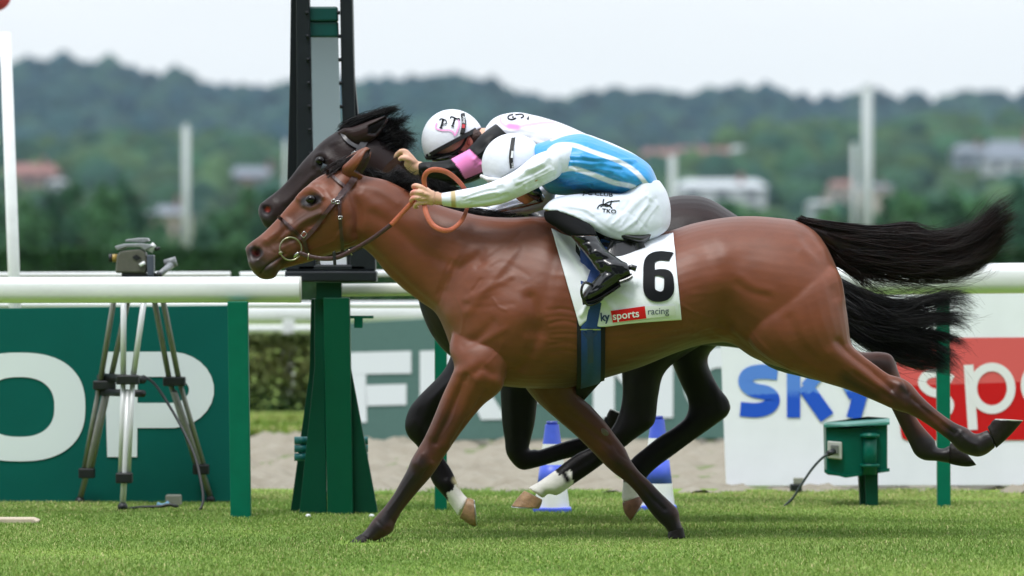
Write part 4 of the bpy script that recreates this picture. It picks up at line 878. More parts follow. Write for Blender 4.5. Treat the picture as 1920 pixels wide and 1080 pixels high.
# cheeks and brow
for sg in (-1, 1):
    mb = MB(); mb.ell(P(640, 420, DB + sg * .045), (.085, .045, .075)); parts.append((mb.V[0], mb.F))
mb = MB(); mb.ell(P(500, 513, DB), (.04, .028, .022)); parts.append((mb.V[0], mb.F))
V, Fq, lap = remesh(parts, .0042, 20)
N_, X_ = DB - 1, DB - .02
st = [
 # head
 ([(600,402),(570,415),(545,436),(532,446)],5,5),([(604,410),(572,428),(548,450)],6,-3.5),([(558,372),(566,360),(582,354),(598,360),(606,370)],4,5),([(570,385),(585,389),(600,381)],4,3),([(583,373)],6,-6),
 ([(600,335),(612,345)],9,-5),([(592,344)],6,4),([(560,392),(545,408)],9,-4),([(625,400),(650,420),(655,445)],22,7),([(640,380)],18,3),
 ([(497,452),(515,440),(540,418)],6,3.5),([(505,462),(525,452)],7,-3),([(478,472)],9,-22),([(484,462),(491,470),(490,480),(482,487)],4,5),([(467,464),(462,472)],5,2),([(489,511),(500,499),(525,482),(534,476)],2.6,-5),([(500,505),(520,495)],5,3),([(528,500),(545,486),(562,474)],6,-3.5),([(470,492),(480,500)],6,3),
 ([(548,448),(562,470),(560,485)],4,-2.5),([(530,465),(550,455),(570,448)],3,1.8),([(575,440),(600,425)],3,-1.5),
 # throat and neck
 ([(656,348),(664,375),(672,405),(668,435)],7,-8),([(664,345),(672,358)],5,-4),([(690,372),(700,385)],11,6),([(676,360),(690,352),(720,362),(745,380)],7,4),([(668,455),(690,470)],6,-4),
 ([(690,425),(720,455),(760,495),(800,540),(838,580)],20,8),([(676,448),(720,492),(765,535),(815,575)],6,-5),([(700,400),(745,430),(790,470),(850,500)],8,-4),([(720,400),(780,425),(850,440)],16,4),
 ([(897,487),(870,500),(848,520),(836,545)],9,-7),([(905,470),(880,488),(862,500)],6,-3),([(852,492),(845,508),(832,535),(828,565)],3.2,-2.2),([(862,484),(852,500),(841,530)],3,-1.8),([(845,488),(835,510),(823,550)],3,-1.8),
 # shoulder
 ([(1000,430),(950,490),(880,560)],26,7),([(970,470),(930,520),(880,585)],6,3),([(1010,480),(990,540),(970,590)],22,5),([(895,500),(940,470),(975,440)],5,-2.5),([(880,560),(920,540),(960,520)],5,2.5),([(888,545),(902,525)],2.8,-2),
 ([(856,600),(862,625)],22,9),([(960,600),(940,650)],36,14),([(905,640),(950,615)],5,3),([(870,650),(890,640),(925,605)],7,-4),
 ([(995,560),(1006,590),(1012,620),(998,655),(972,690),(945,712)],9,-10),([(1002,617)],14,-12),([(1000,660),(980,695)],14,5),
 ([(1045,470),(1035,520),(1020,570)],10,-4),([(1060,500),(1040,560),(1025,600)],14,4),
 # forearm
 ([(856,700),(835,760),(812,815)],9,6,N_,X_),([(874,705),(848,765),(818,830)],5,-5,N_,X_),([(895,715),(866,775),(835,835)],8,5,N_,X_),([(912,735),(880,780),(848,830)],4.5,-4,N_,X_),([(935,716)],11,8,N_,X_),([(920,700),(905,690),(890,698)],6,-4,N_,X_),([(880,690),(860,720)],10,3,N_,X_),
 ([(795,855),(790,872)],9,3.5,N_,X_),([(778,868)],6,3,N_,X_),([(808,870)],5,3,N_,X_),([(800,885),(770,930),(738,975)],4.5,-3.5,N_,X_),([(790,905),(765,945),(742,975)],4,2.5,N_,X_),([(722,990)],7,2.5,N_,X_),
 # far fore
 ([(1030,770),(1075,805),(1125,850)],5,3,DB,DB+1),([(1050,765),(1100,800),(1145,835)],4,-3,DB,DB+1),([(1140,868),(1155,860)],8,3,DB,DB+1),([(1185,888),(1215,925),(1245,955)],4,-3,DB,DB+1),
 # barrel
 ([(1060,620),(1062,700)],20,3),([(940,716),(980,700),(1015,705)],8,4),([(960,690),(1010,680),(1060,690)],5,-2),
 # flank and quarter
 ([(1343,452),(1356,474)],16,4),([(1330,470),(1335,500)],16,-5),([(1358,575),(1362,590)],26,-15),([(1372,600),(1400,630),(1440,660),(1480,690)],9,6),([(1350,610),(1385,640),(1420,665)],6,-4),
 ([(1340,640),(1380,618)],8,5),([(1383,532),(1400,545),(1436,556)],7,-3),([(1390,522),(1415,538),(1445,545)],7,2),([(1400,575),(1440,600)],30,5),
 ([(1383,487),(1410,474),(1446,470),(1496,480),(1540,506)],12,-1.5),([(1400,460),(1450,450),(1500,460)],22,2),([(1509,445),(1535,480),(1550,510),(1566,556)],8,-5),([(1505,470),(1545,498),(1560,530)],7,3),([(1545,470),(1568,510),(1580,560)],8,5),
 ([(1520,560),(1540,620)],40,6),([(1570,640),(1600,668),(1640,700),(1672,728)],5,-6,N_,X_),([(1560,660),(1600,690),(1650,725)],10,5,N_,X_),([(1590,652),(1625,676),(1660,702)],4,3,N_,X_),([(1480,600),(1500,650),(1540,680)],8,-4),([(1440,620),(1460,650)],24,8),
 ([(1600,700),(1640,728),(1670,748)],4,-3,N_,X_),([(1687,722)],7,5,N_,X_),([(1680,745),(1695,760)],8,4,N_,X_),([(1700,738)],6,-3,N_,X_),([(1712,748),(1750,785),(1790,812)],4,-3.5,N_,X_),([(1720,762),(1760,795)],4,2.5,N_,X_),([(1812,825),(1830,842)],8,3,N_,X_),([(1843,812)],5,3,N_,X_),([(1804,808)],4,3),
]
r_ = np.random.default_rng(3)
for i in range(13): # rib and skin folds behind the elbow and the girth
    y = 575 + i * 10 + r_.normal() * 2; x0 = 1022 + r_.random() * 16
    st.append(([(x0, y + 2), (x0 + 25, y - 1 + r_.normal() * 2), (x0 + 55, y + 4)], 3.0, -1.6 * (.6 + r_.random())))
for i in range(11):
    y = 612 + i * 7; x0 = 1128 + r_.random() * 20
    st.append(([(x0, y + 12), (x0 + 60, y + 4 + r_.normal() * 2), (x0 + 130 + 40 * r_.random(), y - 6 - i)], 3.2, -1.5 * (.5 + r_.random())))
for i in range(7):
    st.append(([(1290 + i * 9, 600 + i * 5), (1310 + i * 9, 620 + i * 3), (1335 + i * 8, 632 + i * 2)], 3, -1.4))
for i in range(5): st.append(([(700 + i * 38, 372 + i * 12 + 20), (715 + i * 38, 400 + i * 12), (722 + i * 38, 440 + i * 14)], 12, 1.6 * (-1) ** i))
veins = [([(598,436),(578,428),(560,430),(548,440)],2.2,1.6),([(572,402),(556,412),(540,428)],2.2,1.4),([(640,430),(625,450),(600,462),(580,468)],2.4,1.5),([(498,450),(510,462),(520,478)],2.2,1.3),([(505,470),(518,474),(532,472)],2.2,-1.4),([(488,486),(498,492)],2.4,-1.6),
 ([(600,350),(610,356),(622,372)],2.6,-1.6),([(566,390),(580,396),(598,392)],2.4,-1.8),([(564,366),(574,361),(588,361),(600,368)],2.6,2.2),([(520,452),(530,446),(536,436)],2.4,1.5),
 ([(870,720),(856,760),(846,790),(826,820)],2.4,1.8,DB-1,DB),([(900,740),(885,765),(870,800)],2.4,1.6,DB-1,DB),([(850,745),(842,775),(830,800)],2.2,-1.5,DB-1,DB),([(792,852),(786,868),(794,882)],2.6,2,DB-1,DB),([(812,862),(806,876),(796,888)],2.6,-2,DB-1,DB),([(776,890),(752,925),(728,958)],2.6,2,DB-1,DB),([(706,975),(715,985),(728,992)],2.6,-1.8,DB-1,DB),
 ([(1060,690),(1000,672),(970,660)],2.6,1.5),([(1040,700),(990,700),(955,690)],2.6,1.3),([(945,640),(930,665),(905,690)],2.6,1.4),([(925,560),(935,575),(950,582)],2.6,1.6),([(860,560),(872,590),(868,625)],2.6,1.3),
 ([(1260,560),(1300,585),(1340,600)],2.8,1.5),([(1300,625),(1340,615),(1380,635)],3,1.6),([(1405,610),(1440,650),(1490,680)],2.8,1.4),([(1580,690),(1610,712),(1650,735)],2.6,2,DB-1,DB),([(1640,700),(1662,722),(1680,740)],2.6,-1.8,DB-1,DB),([(1694,716),(1704,736),(1698,756)],2.8,-2,DB-1,DB),([(1730,760),(1770,790),(1796,818)],2.6,1.8,DB-1,DB),([(1800,812),(1815,828),(1830,834)],2.8,2.2,DB-1,DB),([(1738,748),(1772,776)],2.4,-1.6,DB-1,DB),
 ([(1128,840),(1146,860),(1166,872)],2.8,2,DB,DB+1),([(1150,830),(1160,850),(1176,862)],2.8,-2,DB,DB+1),([(1200,900),(1230,935)],2.6,1.8,DB,DB+1)]
for i in range(26):
    a_ = r_.uniform(850, 1330); b_ = r_.uniform(440, 660); veins.append(([(a_, b_), (a_ + r_.uniform(15, 50), b_ + r_.uniform(-14, 14)), (a_ + r_.uniform(50, 90), b_ + r_.uniform(-20, 20))], 5, r_.uniform(-1, 1)))
def local_smooth(V, lap, blobs, it=30):
    px, py = proj(V); w_ = np.zeros(len(V))
    for pts, r in blobs: w_ = np.maximum(w_, np.clip(1.6 - pdist(px, py, pts) / r, 0, 1))
    w_ = w_[:, None]
    for _ in range(it):
        V = V + (lap(V, .6) - V) * w_; V = V + (lap(V, -.55) - V) * w_
    return V
V = local_smooth(V, lap, [([(880,540),(960,560),(990,640)],60),([(850,590),(900,640),(950,650)],50),([(1370,470),(1380,560),(1400,620)],45),([(1420,430),(1480,450),(1540,480)],48),([(1404,645),(1430,570),(1473,513),(1533,477),(1569,489)],46),([(1588,540),(1592,600)],16),([(1250,600),(1330,600)],30),([(650,330),(690,400),(680,440)],26)], 110)
st = [(s[0], s[1] * (1.35 if s[1] > 3.4 else 1.1), s[2] * (1.5 if len(s) > 3 else 1.1 if s[1] > 3.4 else .8) * (1.15 if 1340 < s[0][0][0] < 1610 and len(s) == 3 else 1.7 if s[0][0][0] < 660 and s[0][0][1] < 520 else 1), *s[3:]) for s in st]
st += veins
V = sculpt(V, Fq, st)
V = lap(V, .35); V = lap(V, -.37)
V += normals(V, Fq) * (fnoise(V, 9, 2) * .0012)[:, None]
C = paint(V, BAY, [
 ('s', [(1150,425),(1400,415),(1500,425)], 26, BAY * .82, 60), ('s', [(1080,735),(1200,720),(1300,690)], 45, BAYD, 70),  # belly darkened in the coat colour: its own tone and underside shade
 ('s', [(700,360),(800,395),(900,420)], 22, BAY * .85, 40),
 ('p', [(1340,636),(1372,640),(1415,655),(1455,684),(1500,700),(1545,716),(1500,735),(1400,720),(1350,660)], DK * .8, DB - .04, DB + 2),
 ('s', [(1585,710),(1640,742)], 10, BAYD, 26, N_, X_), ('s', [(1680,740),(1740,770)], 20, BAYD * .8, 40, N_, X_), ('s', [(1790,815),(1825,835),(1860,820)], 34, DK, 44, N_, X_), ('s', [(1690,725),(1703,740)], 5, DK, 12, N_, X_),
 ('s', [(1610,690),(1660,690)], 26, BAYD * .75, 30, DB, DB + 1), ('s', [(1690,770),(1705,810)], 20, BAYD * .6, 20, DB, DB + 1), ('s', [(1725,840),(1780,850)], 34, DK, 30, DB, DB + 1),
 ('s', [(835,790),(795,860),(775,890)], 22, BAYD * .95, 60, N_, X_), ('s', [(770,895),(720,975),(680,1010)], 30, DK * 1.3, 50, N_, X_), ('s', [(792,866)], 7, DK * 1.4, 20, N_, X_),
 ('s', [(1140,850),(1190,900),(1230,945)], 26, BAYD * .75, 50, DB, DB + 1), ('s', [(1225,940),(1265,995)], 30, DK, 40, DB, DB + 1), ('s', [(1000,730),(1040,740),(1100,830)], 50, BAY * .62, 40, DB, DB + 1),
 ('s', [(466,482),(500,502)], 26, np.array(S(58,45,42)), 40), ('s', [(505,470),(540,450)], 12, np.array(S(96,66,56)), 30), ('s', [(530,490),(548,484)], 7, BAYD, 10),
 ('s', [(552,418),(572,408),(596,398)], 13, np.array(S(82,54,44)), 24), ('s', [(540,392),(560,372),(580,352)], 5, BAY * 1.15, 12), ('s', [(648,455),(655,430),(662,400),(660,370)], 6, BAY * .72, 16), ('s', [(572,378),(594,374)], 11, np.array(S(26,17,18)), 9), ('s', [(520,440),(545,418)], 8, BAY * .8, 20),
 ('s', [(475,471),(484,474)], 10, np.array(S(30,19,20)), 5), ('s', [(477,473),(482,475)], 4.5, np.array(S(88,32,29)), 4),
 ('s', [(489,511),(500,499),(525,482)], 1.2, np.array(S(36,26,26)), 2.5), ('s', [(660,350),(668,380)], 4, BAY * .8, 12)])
C = C * (1 + .07 * fnoise(V, 7, 9) + .05 * fnoise(V, 22, 10))[:, None]
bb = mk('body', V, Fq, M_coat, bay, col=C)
SB = Surf(V, Fq, DB)
VB = V
# chestnut on the far foreleg
mb = MB(); c_, _ = SB.hit(1133, 810); mb.ell(c_, (.019, .006, .012), 12, 8, R=np.array([[.8, 0, .6], [0, 1, 0], [-.6, 0, .8]])); mb.build('chestnut', mat('grey_horn', S(112, 100, 92), rough=.8, bump=.6, bscale=200), bay, True)
for sg in (-1, 1):
    e_ = P(583, 374, DB + sg * .072); mb = MB(); mb.ell(e_, (.021, .016, .0165), 20, 12); mb.build('eye', M_eye, bay, True)
def ear(name, st_, D, parent, m, base, inner, poly, tipc):
    parts = [loft(st_, D, 16, 5)]; V, Fq, lp = remesh(parts, .0024, 2)
    px, py = proj(V); cx = np.mean([p[0] for p in poly]); N = normals(V, Fq); k = inpoly(px, py, poly) & (N[:, 1] < -.2)
    V[k] -= N[k] * .012; V = lp(lp(V, .5), .4)
    C = paint(V, base, [('p', poly, inner), ('s', [tipc], 4, inner, 6)])
    return mk(name, V, Fq, m, parent, col=C)
ear('ear', [(632,334,672,346,.016,-.02),(639,322,680,334,.028,-.035),(642,312,681,324,.031,-.045),(653,302,688,312,.030,-.055),(665,290,693,300,.024,-.06),(676,281,696,289,.015,-.06),(685,275,696,279,.004,-.06)], DB, bay, M_coat, BAY * 1.05, np.array(S(48,30,28)), [(686,284),(697,279),(692,304),(680,328),(664,322),(676,304)], (695,280))
ear('ear', [(632,318,676,330,.03,.05),(642,302,680,316,.028,.055),(660,288,690,302,.02,.06),(680,277,693,283,.005,.06)], DB, bay, M_coat, BAY * .9, np.array(S(48,30,28)), [(680,284),(692,279),(688,300),(676,320),(662,316)], (691,281))
def hoof(parent, st_, D, dz, m, shoe=True):
    """stations from the coronet down to the sole: (ax,ay,bx,by,halfwidth)"""
    full = [(*s, dz) for s in st_]
    V, Fc = loft(full, D, 24, 4, sq=.85)
    o = mk('hoof', V, Fc, m, parent)
    if shoe:
        a = np.array(st_[-1], float); b = np.array(st_[-2], float); c1 = (a[:2] + a[2:4]) / 2; c0 = (b[:2] + b[2:4]) / 2
        d = (c1 - c0) / (np.linalg.norm(c1 - c0) + 1e-9) * 2.2
        V2, F2 = loft([(a[0], a[1], a[2], a[3], a[4] * 1.03, dz), (a[0] + d[0], a[1] + d[1], a[2] + d[0], a[3] + d[1], a[4] * 1.03, dz)], D, 24, 2)
        mk('horseshoe', V2, F2, M_shoe, o, smooth=False)
    return o
hoof(bay, [(1852,800,1868,840,.034),(1857,795,1883,827,.036),(1860,790,1900,810,.040),(1864,787,1917,790,.044)], DB, -.14, M_hoofd)
hoof(bay, [(1782,831,1779,869,.034),(1792,832,1795,873,.038),(1806,842,1815,875,.042),(1819,858,1830,872,.040)], DB, .14, M_hoofd, False)
hoof(bay, [(677,1001,701,1016,.035),(667,1008,698,1019,.040),(653,1018,692,1023,.044)], DB, -.13, M_hoofd, False)
hoof(bay, [(1253,997,1281,989,.034),(1252,1003,1283,998,.037),(1251,1011,1285,1008,.040)], DB, .12, M_hoofd, False)
# tail: dock plus hair
g_tail = [[(1498,413,0),(1560,422,0),(1640,428,.02),(1705,420,.03),(1748,444,.04),(1822,436,.04),(1858,400,.04),(1890,376,.04)],
 [(1504,416,0),(1560,434,-.01),(1640,444,-.01),(1710,450,0),(1780,456,0),(1835,440,0),(1868,412,0),(1903,392,0)],
 [(1512,420,0),(1565,452,-.01),(1640,462,-.03),(1710,474,-.02),(1780,480,-.02),(1838,462,-.02),(1872,430,-.02),(1902,412,-.02)],
 [(1520,427,0),(1568,470,-.01),(1630,486,-.02),(1700,496,-.02),(1770,503,-.02),(1832,486,-.02),(1862,462,-.02),(1884,440,-.02)],
 [(1528,436,0),(1574,486,0),(1625,504,0),(1690,512,0),(1760,517,0),(1815,508,0),(1840,492,0),(1852,470,0)]]
V, Fq = strands(g_tail, 4400, DB, .0012, 13, 11, jit=.016, wave=.013, lmin=.6, rootj=.006, stray=.12)
tl = mk('tail', V, Fq, M_hair2, bay)
g_fr = [[(1560,480,0),(1600,515,0),(1650,530,0),(1700,545,0),(1750,552,0)],[(1590,500,0),(1650,512,0),(1720,522,0),(1790,530,0),(1840,528,0)],[(1560,485,0),(1590,508,0),(1600,525,0),(1608,540,0),(1615,555,0)],[(1575,490,0),(1615,515,0),(1650,528,0),(1680,550,0),(1695,575,0)]]
V2, F2 = strands(g_fr, 330, DB, .0011, 12, 12, jit=.018, wave=.012, lmin=.4)
mk('tail_fringe', V2, F2, M_hair2, tl)
V3, F3 = loft([(1496,414,1506,440,.03,0),(1530,420,1545,462,.035,0),(1580,430,1590,490,.035,0),(1640,440,1640,498,.035,0),(1700,450,1700,505,.035,0),(1770,462,1770,508,.03,0),(1830,452,1842,480,.02,0),(1870,412,1885,430,.012,0)], DB, 16, 4)
mk('dock', V3, F3, M_hair2, tl)
# mane blown low along the crest, forelock between the ears
g_m = [[(676,318,-.02),(690,322,-.02),(704,330,-.02),(716,342,-.03)],[(690,322,-.01),(705,326,-.02),(722,332,-.03),(740,346,-.03)],[(712,330,0),(730,334,-.02),(750,342,-.03),(768,360,-.03)],[(740,342,0),(758,346,-.02),(776,356,-.03),(790,372,-.03)],[(768,356,0),(790,364,-.02),(815,380,-.03),(835,394,-.03)],[(800,374,0),(830,386,-.02),(860,396,-.03),(885,405,-.04)],[(850,390,0),(890,398,-.02),(930,404,-.03),(970,410,-.05)],[(900,400,0),(940,402,-.02),(980,404,-.03),(1020,412,-.06)]]
g_m = [[(x, y + 2, z + .07) for x, y, z in g] for g in g_m]
V, Fq = strands(g_m, 900, DB, .0011, 8, 21, jit=.010, wave=.008, lmin=.35, rootj=.010, stray=.12)
mk('mane', V, Fq, M_hair, bay)
g_m2 = [[(720,336,.03),(735,326,.03),(750,322,.03),(765,324,.02)],[(750,342,.03),(770,336,.03),(785,342,.02),(800,352,.02)],[(765,352,0),(775,346,-.03),(788,350,-.04),(792,372,-.05)],[(770,356,0),(782,352,-.03),(792,360,-.04),(788,382,-.05)]]
V, Fq = strands(g_m2, 420, DB, .0010, 8, 22, jit=.010, wave=.012, lmin=.4, stray=.2)
mk('mane', V, Fq, M_hair, bay)
g_f = [[(612,322,.0),(630,306,0),(650,298,0),(668,290,.02)],[(618,326,-.03),(636,312,-.03),(655,303,-.02),(672,296,0)],[(640,316,0),(655,304,.01),(672,298,.03),(690,300,.04)]]
V, Fq = strands(g_f, 420, DB, .0011, 8, 23, jit=.006, wave=.006, lmin=.5, stray=.1)
mk('forelock', V, Fq, M_hair2, bay)

# ---- black horse
DK2 = 21.1
blk = empty('racehorse', (float(P(960, 990, DK2)[0]), DK2, 0.), 'near-black racehorse with white socks galloping on the far side of the bay', 'horse', 'horses racing neck and neck')
head2 = [(484,400,492,418,.022,0),(486,386,500,428,.042,0),(496,376,520,434,.05,0),(512,364,540,432,.05,0),(526,352,560,428,.047,0),(544,333,585,420,.05,0,.1),(564,307,610,412,.066,0,.1),(586,283,640,402,.088,0,.1),(613,258,668,390,.098,0,.05),(645,242,692,376,.09,0),(676,246,704,372,.078,0)]
body2 = [(645,242,680,388,.085,0),(700,253,702,400,.078,0),(735,278,722,430,.08,0),(768,306,748,462,.09,0),(805,335,768,500,.10,0),(850,364,780,545,.13,0),(905,384,792,590,.17,0),(960,388,812,632,.205,0),(1005,388,850,672,.235,0),(1045,392,915,700,.26,0),(1090,398,1000,702,.285,0),(1150,398,1100,692,.31,0),(1200,386,1185,672,.31,0),(1240,373,1255,655,.29,0),(1280,366,1310,648,.28,0),(1325,371,1360,650,.27,0),(1375,400,1415,655,.25,0),(1430,440,1465,640,.2,0),(1490,510,1505,600,.1,0)]
bf1 = [(860,600,960,620,.09,-.13),(850,650,935,690,.095,-.14),(832,694,885,742,.072,-.14),(790,738,848,764,.058,-.14),(768,765,824,783,.05,-.14),(759,795,812,803,.048,-.14),(765,818,815,820,.042,-.14),(783,838,818,836,.032,-.14),(795,864,830,856,.029,-.14),(804,888,846,880,.031,-.14),(813,908,856,902,.036,-.14),(832,930,862,916,.033,-.14),(846,948,869,926,.031,-.14),(860,969,877,934,.033,-.14)]
bf2 = [(930,620,1040,620,.09,.13),(935,680,1022,690,.088,.13),(938,735,1009,745,.068,.13),(941,789,1003,792,.057,.13),(946,824,995,826,.05,.13),(951,854,992,844,.048,.13),(975,880,1002,842,.042,.13),(1008,876,1013,843,.033,.13),(1055,862,1055,829,.029,.13),(1098,852,1092,818,.029,.13),(1135,842,1122,802,.036,.13),(1162,826,1130,792,.034,.13),(1178,812,1135,778,.034,.13)]
bh1 = [(1180,520,1420,520,.12,-.12),(1180,600,1400,600,.15,-.13),(1172,650,1310,650,.12,-.13),(1166,692,1250,694,.085,-.13),(1167,735,1235,740,.062,-.13),(1163,766,1230,782,.047,-.13),(1152,795,1222,800,.044,-.13),(1135,816,1192,822,.037,-.13),(1108,838,1150,855,.031,-.13),(1082,851,1118,879,.029,-.13),(1060,866,1092,897,.030,-.13),(1043,880,1071,911,.036,-.13),(1025,893,1046,928,.036,-.13),(1006,906,1028,926,.031,-.13),(990,914,1019,935,.033,-.13)]
bh2 = [(1200,520,1460,520,.12,.12),(1220,600,1420,600,.14,.13),(1250,660,1332,660,.10,.13),(1274,715,1340,712,.06,.13),(1290,752,1367,752,.044,.13),(1286,780,1366,776,.044,.13),(1265,800,1342,796,.036,.13),(1234,820,1300,826,.030,.13),(1206,842,1262,854,.029,.13),(1184,861,1232,876,.031,.13),(1171,884,1213,895,.036,.13),(1168,906,1206,912,.033,.13),(1166,930,1200,925,.032,.13),(1167,942,1200,932,.033,.13)]
parts = [loft(head2, DK2, 28, 5), loft(body2, DK2, 40, 5)] + [loft(x, DK2, 24, 5) for x in (bf1, bf2, bh1, bh2)]
for sg in (-1, 1):
    mb = MB(); mb.ell(P(672, 352, DK2 + sg * .045), (.08, .045, .075)); parts.append((mb.V[0], mb.F))
V, Fq, lap = remesh(parts, .0068, 12)
NN, XX = DK2 - 1, DK2
V = sculpt(V, Fq, [([(588,310),(592,294),(606,288),(618,300)],5,5),([(600,302)],7,-6),([(597,318),(610,320)],4,3),([(585,330),(555,362),(535,380)],6,5),([(620,275),(632,290)],10,-4),([(500,393)],9,-20),([(490,382),(508,388),(510,402)],4,5),([(660,265),(680,300),(700,330)],8,-4),([(700,290),(760,350)],22,5),([(600,262)],12,3),
 ([(620,270),(640,262)],4,2.5),([(560,330),(540,352),(520,372)],7,-3),([(640,320),(625,340)],14,4),
 ([(860,700),(810,750),(790,800)],6,4,NN,XX),([(780,790),(790,810)],7,3,NN,XX),([(815,850),(835,895)],4,-3,NN,XX),([(838,905)],7,3,NN,XX),
 ([(960,740),(965,820)],8,4,XX,DK2+1),([(985,750),(982,820)],5,-4,XX,DK2+1),([(1190,720),(1200,780)],8,4,NN,XX),([(1160,820),(1110,858),(1060,890)],4,-3,NN,XX),([(1215,790)],8,4,NN,XX),([(1340,720),(1350,770)],7,3,XX,DK2+1),([(1290,820),(1230,860)],4,-3,XX,DK2+1),([(1050,912)],7,2,NN,XX),([(1260,390),(1330,400)],24,4),([(1300,430),(1280,480)],10,-4)])
WH = np.array(S(225, 222, 216))
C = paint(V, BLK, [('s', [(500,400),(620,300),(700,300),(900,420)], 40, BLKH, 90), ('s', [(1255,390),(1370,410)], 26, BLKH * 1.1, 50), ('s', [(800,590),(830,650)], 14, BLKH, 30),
 ('s', [(488,398),(500,412)], 10, np.array(S(52,46,48)), 16), ('s', [(499,393)], 10, np.array(S(18,12,14)), 5), ('s', [(502,393)], 4, np.array(S(150,52,46)), 4), ('s', [(596,304),(606,304)], 8, np.array(S(18,13,14)), 9),
 ('p', [(838,925),(850,918),(862,885),(875,925),(885,950),(870,985),(845,965)], WH, NN, XX), ('p', [(960,905),(1035,875),(1048,892),(1070,880),(1075,905),(1066,925),(1030,940),(1000,950),(955,935)], WH, NN, XX),
 ('p', [(1160,902),(1215,905),(1212,950),(1150,950)], WH, XX, DK2 + 1), ('s', [(1056,885),(1064,900)], 5, BLK, 5, NN, XX), ('s', [(855,900),(866,912)], 6, np.array(S(190,180,140)), 8, NN, XX)])
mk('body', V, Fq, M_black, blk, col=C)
SK = Surf(V, Fq, DK2)
for sg in (-1, 1):
    mb = MB(); mb.ell(P(600.5, 301, DK2 + sg * .074), (.020, .016, .0165), 18, 12); mb.build('eye', M_eye, blk, True)
ear('ear', [(632,248,662,284,.018,-.03),(645,240,672,276,.027,-.045),(660,238,690,268,.03,-.05),(678,232,706,257,.026,-.055),(700,224,719,240,.018,-.06),(722,217,729,224,.005,-.06)], DK2, blk, M_black, BLKH * 1.2, BLK * .6, [(690,236),(726,217),(718,240),(704,254),(690,252)], (725,219))
ear('ear', [(650,240,676,262,.03,.05),(672,226,694,246,.024,.055),(692,216,704,228,.016,.06),(700,214,706,220,.006,.06)], DK2, blk, M_black, BLKH, BLK * .6, [(690,226),(702,218),(698,236)], (702,218))
hoof(blk, [(862,971,877,933,.033),(870,976,881,934,.037),(880,983,884,935,.041),(893,988,888,937,.044)], DK2, -.14, M_hoofl)
hoof(blk, [(983,920,1017,937,.034),(975,928,1016,942,.038),(966,939,1014,948,.042),(959,949,1012,952,.045)], DK2, -.13, M_hoofl)
hoof(blk, [(1167,942,1201,930,.034),(1168,952,1203,933,.038),(1173,965,1205,936,.041),(1182,976,1206,939,.042)], DK2, .13, mat('red_brown_hoof', S(120, 82, 62), rough=.5, noise=.35, nscale=40))
hoof(blk, [(1178,824,1134,798,.036),(1188,816,1135,790,.042),(1196,803,1138,778,.046),(1201,791,1143,768,.048)], DK2, .13, M_hoofd)
g_t2 = [[(1500,480,0),(1560,520,-.05),(1620,548,-.1),(1680,566,-.1),(1740,560,-.1),(1790,552,-.1),(1815,562,-.1)],[(1500,485,0),(1560,540,-.05),(1620,575,-.1),(1680,592,-.12),(1740,590,-.12),(1790,588,-.12),(1818,600,-.12)],
 [(1500,490,0),(1560,560,-.05),(1620,598,-.1),(1680,614,-.1),(1740,620,-.1),(1780,626,-.1),(1800,640,-.1)],[(1500,495,0),(1560,580,-.05),(1620,622,-.1),(1680,644,-.1),(1730,660,-.1),(1765,676,-.1),(1782,690,-.1)],
 [(1500,500,0),(1560,590,-.05),(1610,640,-.1),(1660,664,-.1),(1700,684,-.1),(1740,694,-.1),(1772,700,-.1)]]
V, Fq = strands(g_t2, 3300, DK2, .0013, 13, 31, jit=.018, wave=.016, lmin=.55, rootj=.01, stray=.12)
tl = mk('tail', V, Fq, M_hair, blk)
V3, F3 = loft([(1480,470,1490,520,.04,0),(1550,520,1550,590,.04,-.04),(1610,565,1605,630,.04,-.09),(1660,592,1655,644,.03,-.1),(1710,612,1700,655,.015,-.1)], DK2, 14, 4)
mk('dock', V3, F3, M_hair, tl)
g = [[(640,243,0),(668,228,-.01),(698,221,-.02),(722,212,-.02),(745,204,-.02)],[(648,240,-.02),(675,224,-.03),(705,214,-.03),(728,206,-.03),(747,200,-.03)],[(645,243,.02),(672,226,.02),(700,214,.02),(725,208,.02),(740,210,.02)]]
V, Fq = strands(g, 600, DK2, .0012, 10, 41, jit=.006, wave=.006, lmin=.6, stray=.12); mk('forelock', V, Fq, M_hair, blk)
g = [[(690,250,0),(705,235,0),(722,226,0),(742,216,0),(758,204,0)],[(700,252,0),(715,240,0),(732,232,0),(748,226,0),(764,216,0)],[(706,256,0),(722,246,0),(738,242,0),(752,238,0),(766,230,0)],[(714,262,0),(730,256,0),(746,254,0),(762,252,0),(774,262,0)],[(722,268,0),(736,262,0),(748,262,0),(762,262,0),(782,264,0)],[(732,278,0),(742,274,0),(752,272,0),(764,266,0),(776,272,0)],[(740,284,0),(748,282,0),(756,282,-.02),(764,280,-.02),(770,284,-.02)]]
V, Fq = strands(g, 1300, DK2, .0013, 10, 42, jit=.009, wave=.010, lmin=.45, stray=.15, rootj=.012); mk('mane', V, Fq, M_hair, blk)
g = [[(770,320,0),(790,330,-.03),(805,345,-.05),(815,360,-.06)],[(800,335,0),(820,345,-.03),(838,355,-.05),(850,370,-.06)],[(840,360,0),(860,362,-.03),(880,372,-.05),(895,388,-.06)],[(880,375,0),(905,375,-.03),(930,382,-.05),(950,395,-.06)]]
V, Fq = strands(g, 700, DK2, .0012, 8, 43, jit=.012, wave=.012, lmin=.4, stray=.15); mk('mane', V, Fq, M_hair, blk)
